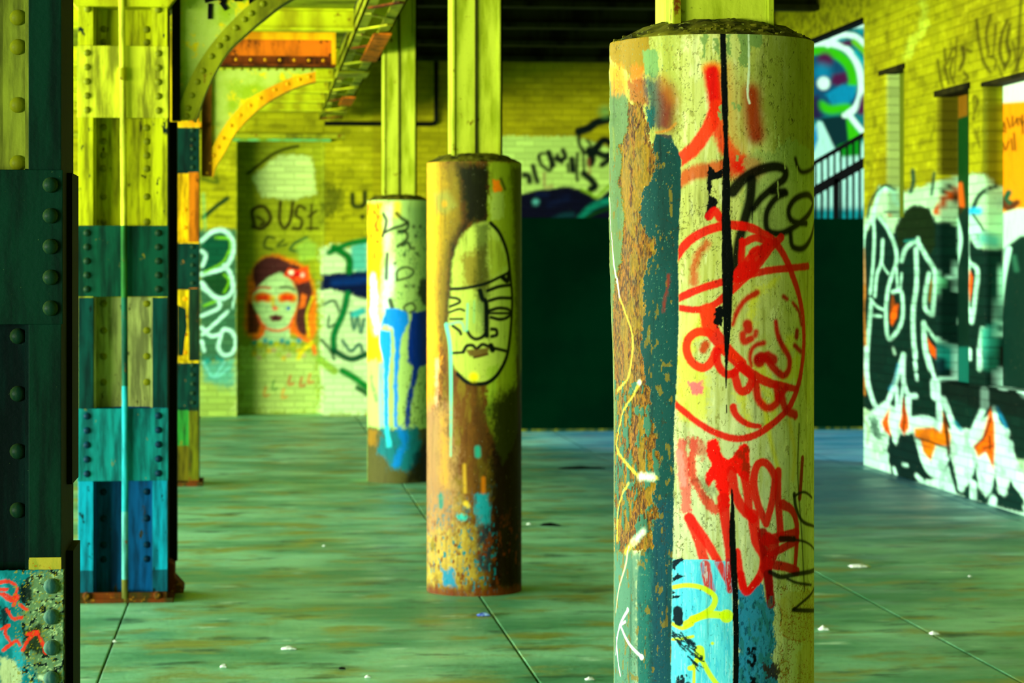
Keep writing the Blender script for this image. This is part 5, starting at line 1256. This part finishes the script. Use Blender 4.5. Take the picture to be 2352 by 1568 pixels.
# ------------------------------------------------------------------ lattice girder running back over the left bay
GX0, GX1, GZ = .69, .935, 3.30
gr = thing('lattice_girder', 'long latticed girder running to the end wall beside the black ceiling', 'girder', (GX0, 10, GZ))
for x in (0, GX1 - GX0 - .012):
    s = 1 if x == 0 else -1
    link('bottom_angle', MB().box(x, x + .012, 0, 16.9, 0, .10).box(min(x, x + s * .07), max(x + .012, x + .012 + s * .058), 0, 16.9, 0, .012), M_olive, gr)
link('web', MB().box(GX1 - GX0 - .02, GX1 - GX0 - .012, 0, 16.9, .10, ZR - GZ - .03), M_beam_dark, gr)
link('top_angle', MB().box(0, .012, 0, 16.9, ZL - GZ - .1, ZL - GZ), M_olive, gr)
bar0 = None
for k in range(24):
    y0 = .2 + k * .7
    a, b = ((.035, y0, -.006), (.215, y0 + .35, -.006)) if k % 2 == 0 else ((.215, y0, -.006), (.035, y0 + .35, -.006))
    link('lacing_bar', MB().bar(a, b, .045, .01), [M_olive, M_yel, M_olive, M_rust][k % 4], gr)
for y0, l, m_ in ((7.0, 2.2, M_orange), (13.2, 1.1, M_orange)): link('soffit_plate', MB().box(.13, .255, y0, y0 + l, -.024, -.012), m_, gr)
for y0 in (3.5, 10.3, 15.2): link('soffit_plate', MB().box(-.01, .25, y0, y0 + .5, -.024, -.012), M_olive, gr)
for y0 in np.arange(5, 16.5, 1.15):
    link('web_stiffener', MB().box(.02, .23, y0, y0 + .012, .012, .15), M_yel, gr)

# ------------------------------------------------------------------ dark hoarding across the right of the end wall
hx0, hz = on_y(1170, 500, 24.2)
hd = thing('dark_hoarding', 'plain near-black green hoarding standing behind the columns', 'hoarding', (hx0, 24.2, 0))
M_h = plain('black_green_hoarding_paint', (1, 38, 20), (1, 33, 18), .9, 1.5, (1, 1, 1), spec=.0)
x = 0; hw = on_y(2010, 500, 24.2)[0] - hx0
k = 0
while x < hw:
    link('sheet', MB().box(x, min(x + 1.218, hw), 0, .02, .02, hz), M_h, hd); x += 1.22
link('kick_rail', MB().box(0, hw, -.012, 0, 0, .03), plain('kick_rail_paint', (10, 60, 40), (100, 110, 30), .7, 12), hd)
for x in np.arange(.1, hw, 1.22): link('rear_post', MB().box(x, x + .07, .02, .12, 0, hz - .05), M_h, hd)

# ------------------------------------------------------------------ outside the open end: mural wall and ramp railing
YM = 30.0
SM = F / YM / CT
def conv_m(px, py):
    x, z = on_y(px, py, YM); return x * SM, -z * SM
U, V = np.meshgrid(np.arange(5.3, 9.6, .014), np.arange(0, 6.2, .014))
P = Paint(U * SM, -V * SM, conv_m, (20, 130, 130)); P.crop(1860, 0, 3.136)
PU = (96, 30, 80); WHm = (226, 255, 236); GR = (70, 196, 10); BLm = (0, 150, 180); NB = (6, 50, 60)
P.field(sstep(.5, .7, fbm(P.U / 40, P.V / 40, 3)) * .6, (30, 180, 180))
P.poly([(-300, 330), (100, 320), (260, 380), (350, 500), (360, 650), (300, 780), (240, 820), (-300, 820)], (20, 90, 120), 6, 1, 2, True)
P.stroke([(-200, 400), (60, 360), (190, 390), (280, 470), (310, 570), (300, 640)], 74, GR, 10)
P.dot(110, 430, 110, PU, 20); P.poly([(160, 540), (260, 520), (280, 580), (210, 620), (150, 600)], PU, 14); P.poly([(110, 680), (230, 610), (340, 620), (320, 700), (260, 770), (170, 760)], BLm, 10); P.dot(90, 520, 120, BLm, 30, .8); P.dot(100, 600, 94, WHm, 10)
P.stroke([(80, 760), (150, 790), (270, 780), (250, 840)], 70, GR, 14); P.poly([(-300, 700), (60, 690), (90, 860), (-300, 900)], (50, 40, 80), 20)
P.stroke([(30, 310), (150, 312), (270, 360), (350, 480), (372, 640), (340, 760), (285, 815)], 50, WHm, 6); P.stroke([(130, 320), (200, 260), (280, 250), (350, 280), (420, 350)], 46, WHm, 6); P.poly([(210, 300), (300, 290), (310, 330), (250, 330)], PU, 8)
P.stroke([(320, 300), (400, 380), (440, 460)], 40, (120, 200, 10), 8); P.stroke([(200, 200), (330, 170), (460, 180)], 60, WHm, 10); P.stroke([(60, 270), (200, 210), (300, 220)], 30, (10, 120, 110), 8); P.stroke([(330, 380), (400, 480), (410, 600)], 30, (0, 180, 180), 8)
P.poly([(80, 850), (260, 830), (340, 960), (400, 1000), (180, 1100), (120, 960)], (4, 60, 62), 8); P.poly([(260, 830), (360, 960), (350, 1010), (280, 1020)], GR, 8); P.stroke([(275, 815), (340, 900), (400, 970)], 40, WHm, 6); P.stroke([(250, 830), (290, 830)], 40, WHm, 6)
P.poly([(-100, 1200), (60, 870), (90, 880), (180, 1070), (300, 1300), (-100, 1400)], (190, 240, 220), 6); P.poly([(-100, 1100), (50, 900), (60, 1000), (0, 1200)], (30, 150, 190), 10); P.stroke([(370, 800), (400, 700), (460, 700)], 60, PU, 14); P.poly([(220, 1040), (360, 1000), (350, 1180), (200, 1160)], (10, 140, 30), 10)
P.poly([(-100, 1120), (160, 1090), (380, 1030), (600, 900), (600, 1500), (-100, 1500)], (190, 240, 220), 20, .9); P.poly([(200, 1050), (370, 1000), (360, 1120), (230, 1130)], (10, 150, 30), 10)
mw = thing('mural_wall', 'daylit wall with a huge white ringed green and blue mural, outside at the right', 'wall', (0, YM, 0))
o = link('mural_face', grid_mesh('mural_face', np.stack([U, np.zeros_like(U), V], -1), P.C), paint_mat('sprayed_render', None, .7, .3, .5), mw)
link('wall_body', MB().box(5.3, 9.58, .004, .3, 0, 6.2), M_brick, mw)

YR = 27.6
r0x, r0z = on_y(1780, 426, YR); r1x, r1z = on_y(2060, 265, YR)
sl = (r1z - r0z) / (r1x - r0x)
rl_ = thing('ramp_railing', 'dark sloping railing with upright bars in front of the mural', 'railing', (r0x, YR, 0))
L_ = r1x - r0x
def rz(x, off): return r0z + sl * x - off
link('handrail', MB().bar((0, 0, rz(0, 0)), (L_, 0, rz(L_, 0)), .05, .05), M_black, rl_)
o1 = .27
st_ = MB().hexa([(0, -.03, rz(0, o1 + .12)), (L_, -.03, rz(L_, o1 + .12)), (L_, .03, rz(L_, o1 + .12)), (0, .03, rz(0, o1 + .12)), (0, -.03, rz(0, o1)), (L_, -.03, rz(L_, o1)), (L_, .03, rz(L_, o1)), (0, .03, rz(0, o1))])
link('stringer', st_, M_black, rl_)
bm_ = None
for k in range(int(L_ / .075)):
    x = .03 + k * .075
    b = MB().box(-.011, .011, -.011, .011, -o1, 0)
    if bm_ is None: bm_ = b.mesh('baluster'); bm_.materials.append(M_black)
    o = link('baluster', bm_, None, rl_, 0, (x, 0, rz(x, 0)))
    b2 = bpy.data.meshes.get('lower_bar')
    if b2 is None:
        b2 = MB().box(-.013, .013, -.011, .011, -.75, 0).mesh('lower_bar'); b2.materials.append(M_black)
    link('lower_bar', b2, None, rl_, 0, (x, 0, rz(x, o1 + .12)))

for x in (.05, L_ - .05, L_ * .5): link('railing_post', MB().box(x - .03, x + .03, -.03, .03, 0, rz(x, o1 + .06)), M_black, rl_)
# pipes on the brick end wall
M_dpipe = plain('dark_iron_pipe', (20, 26, 6), (10, 14, 4), .6)
x0, z0 = on_y(1002, 285, YW - .05); zt_ = 4.2; xl = on_y(745, 285, YW - .05)[0]
o = link('wall_conduit', MB().tube([(x0, YW - .05, zt_), (x0, YW - .05, z0 + .04), (x0 - .02, YW - .05, z0 + .01), (x0 - .06, YW - .05, z0), (xl, YW - .05, z0)], .026, 10), M_dpipe)
tag(o, 'dark pipe dropping down the brick end wall and turning left', 'pipe')
xa, za = on_y(540, 318, YW - .06); xb = on_y(752, 318, YW - .06)[0]
o = link('doorway_lintel', MB().box(xa - .03, xb + .04, YW - .07, YW, za - .03, za + .03), plain('pale_teal_lintel_paint', (110, 176, 96), (120, 150, 30), .6, 8)); tag(o, 'pale green steel lintel over the bricked-up doorway', 'lintel')

# ------------------------------------------------------------------ litter on the floor
M_paper = plain('crumpled_white_paper', (226, 236, 220), (190, 210, 190), .8, 30); M_blue = plain('blue_wrapper', (30, 60, 170), (150, 190, 210), .5, 40); M_stick = plain('charred_wood', (16, 26, 14), (8, 14, 8), .9)
def scrap(px, py, w, d, h, label, mat, seed, name='paper_scrap', cat='litter'):
    x, y = on_floor(px, py); r_ = np.random.default_rng(seed); n, m = 9, 7
    uu, vv = np.meshgrid(np.linspace(-1, 1, n), np.linspace(-1, 1, m))
    e = 1 - .25 * r_.random(uu.shape)
    X, Y = uu * w / 2 * e, vv * d / 2 * e
    Z = .003 + h * (1 - np.maximum(abs(uu), abs(vv)) ** 2) * (.4 + .6 * r_.random(uu.shape))
    me = grid_mesh(name, np.stack([X, Y, Z], -1), smooth_shade=False)
    o = link(name, me, mat, None, 0, (x, y, 0)); sm = o.modifiers.new('thickness', 'SOLIDIFY'); sm.thickness = .0015; sm.offset = 1
    return tag(o, label, cat)
scrap(665, 1491, .072, .05, .012, 'long flat white paper scrap on the floor, left of the middle column', M_paper, 1)
scrap(514, 1533, .030, .03, .014, 'small crumpled white paper ball lowest on the left floor', M_paper, 2)
scrap(264, 1475, .018, .02, .010, 'tiny white scrap lying on the floor joint near the piped column', M_paper, 3)
scrap(1113, 1414, .075, .05, .016, 'blue and white wrapper in front of the middle column', M_blue, 4, 'candy_wrapper')
scrap(785, 1537, .030, .03, .008, 'small dark crumb of debris on the floor, right of the paper ball', M_stick, 5, 'debris_chip')
scrap(845, 1557, .025, .02, .010, 'small pale chip at the bottom edge of the picture', M_paper, 6, 'debris_chip')
scrap(1975, 1302, .13, .08, .018, 'spread of torn white paper on the floor right of the big column', M_paper, 7)
scrap(1892, 1447, .050, .05, .020, 'crumpled white tissue close beside the big column', M_paper, 8)
scrap(2146, 1457, .045, .05, .016, 'white paper scrap on the right floor joint', M_paper, 9)
scrap(2228, 1325, .020, .02, .008, 'tiny white fleck on the floor below the black and white graffiti', M_paper, 10)
scrap(745, 1255, .020, .03, .008, 'tiny pale fleck on the floor between the piped column and the middle column', M_paper, 12)
scrap(1262, 1207, .15, .05, .018, 'flat dark strip lying just right of the middle column', M_stick, 13, 'dark_strip')
scrap(1215, 1205, .03, .03, .014, 'white scrap at the left end of the short dark strip', M_paper, 14)
scrap(1335, 1076, .42, .09, .02, 'long dark strip on the floor in front of the hoarding', M_stick, 15, 'dark_strip')
scrap(1355, 1562, .04, .03, .012, 'pale scrap at the bottom edge left of the big column', M_paper, 16)
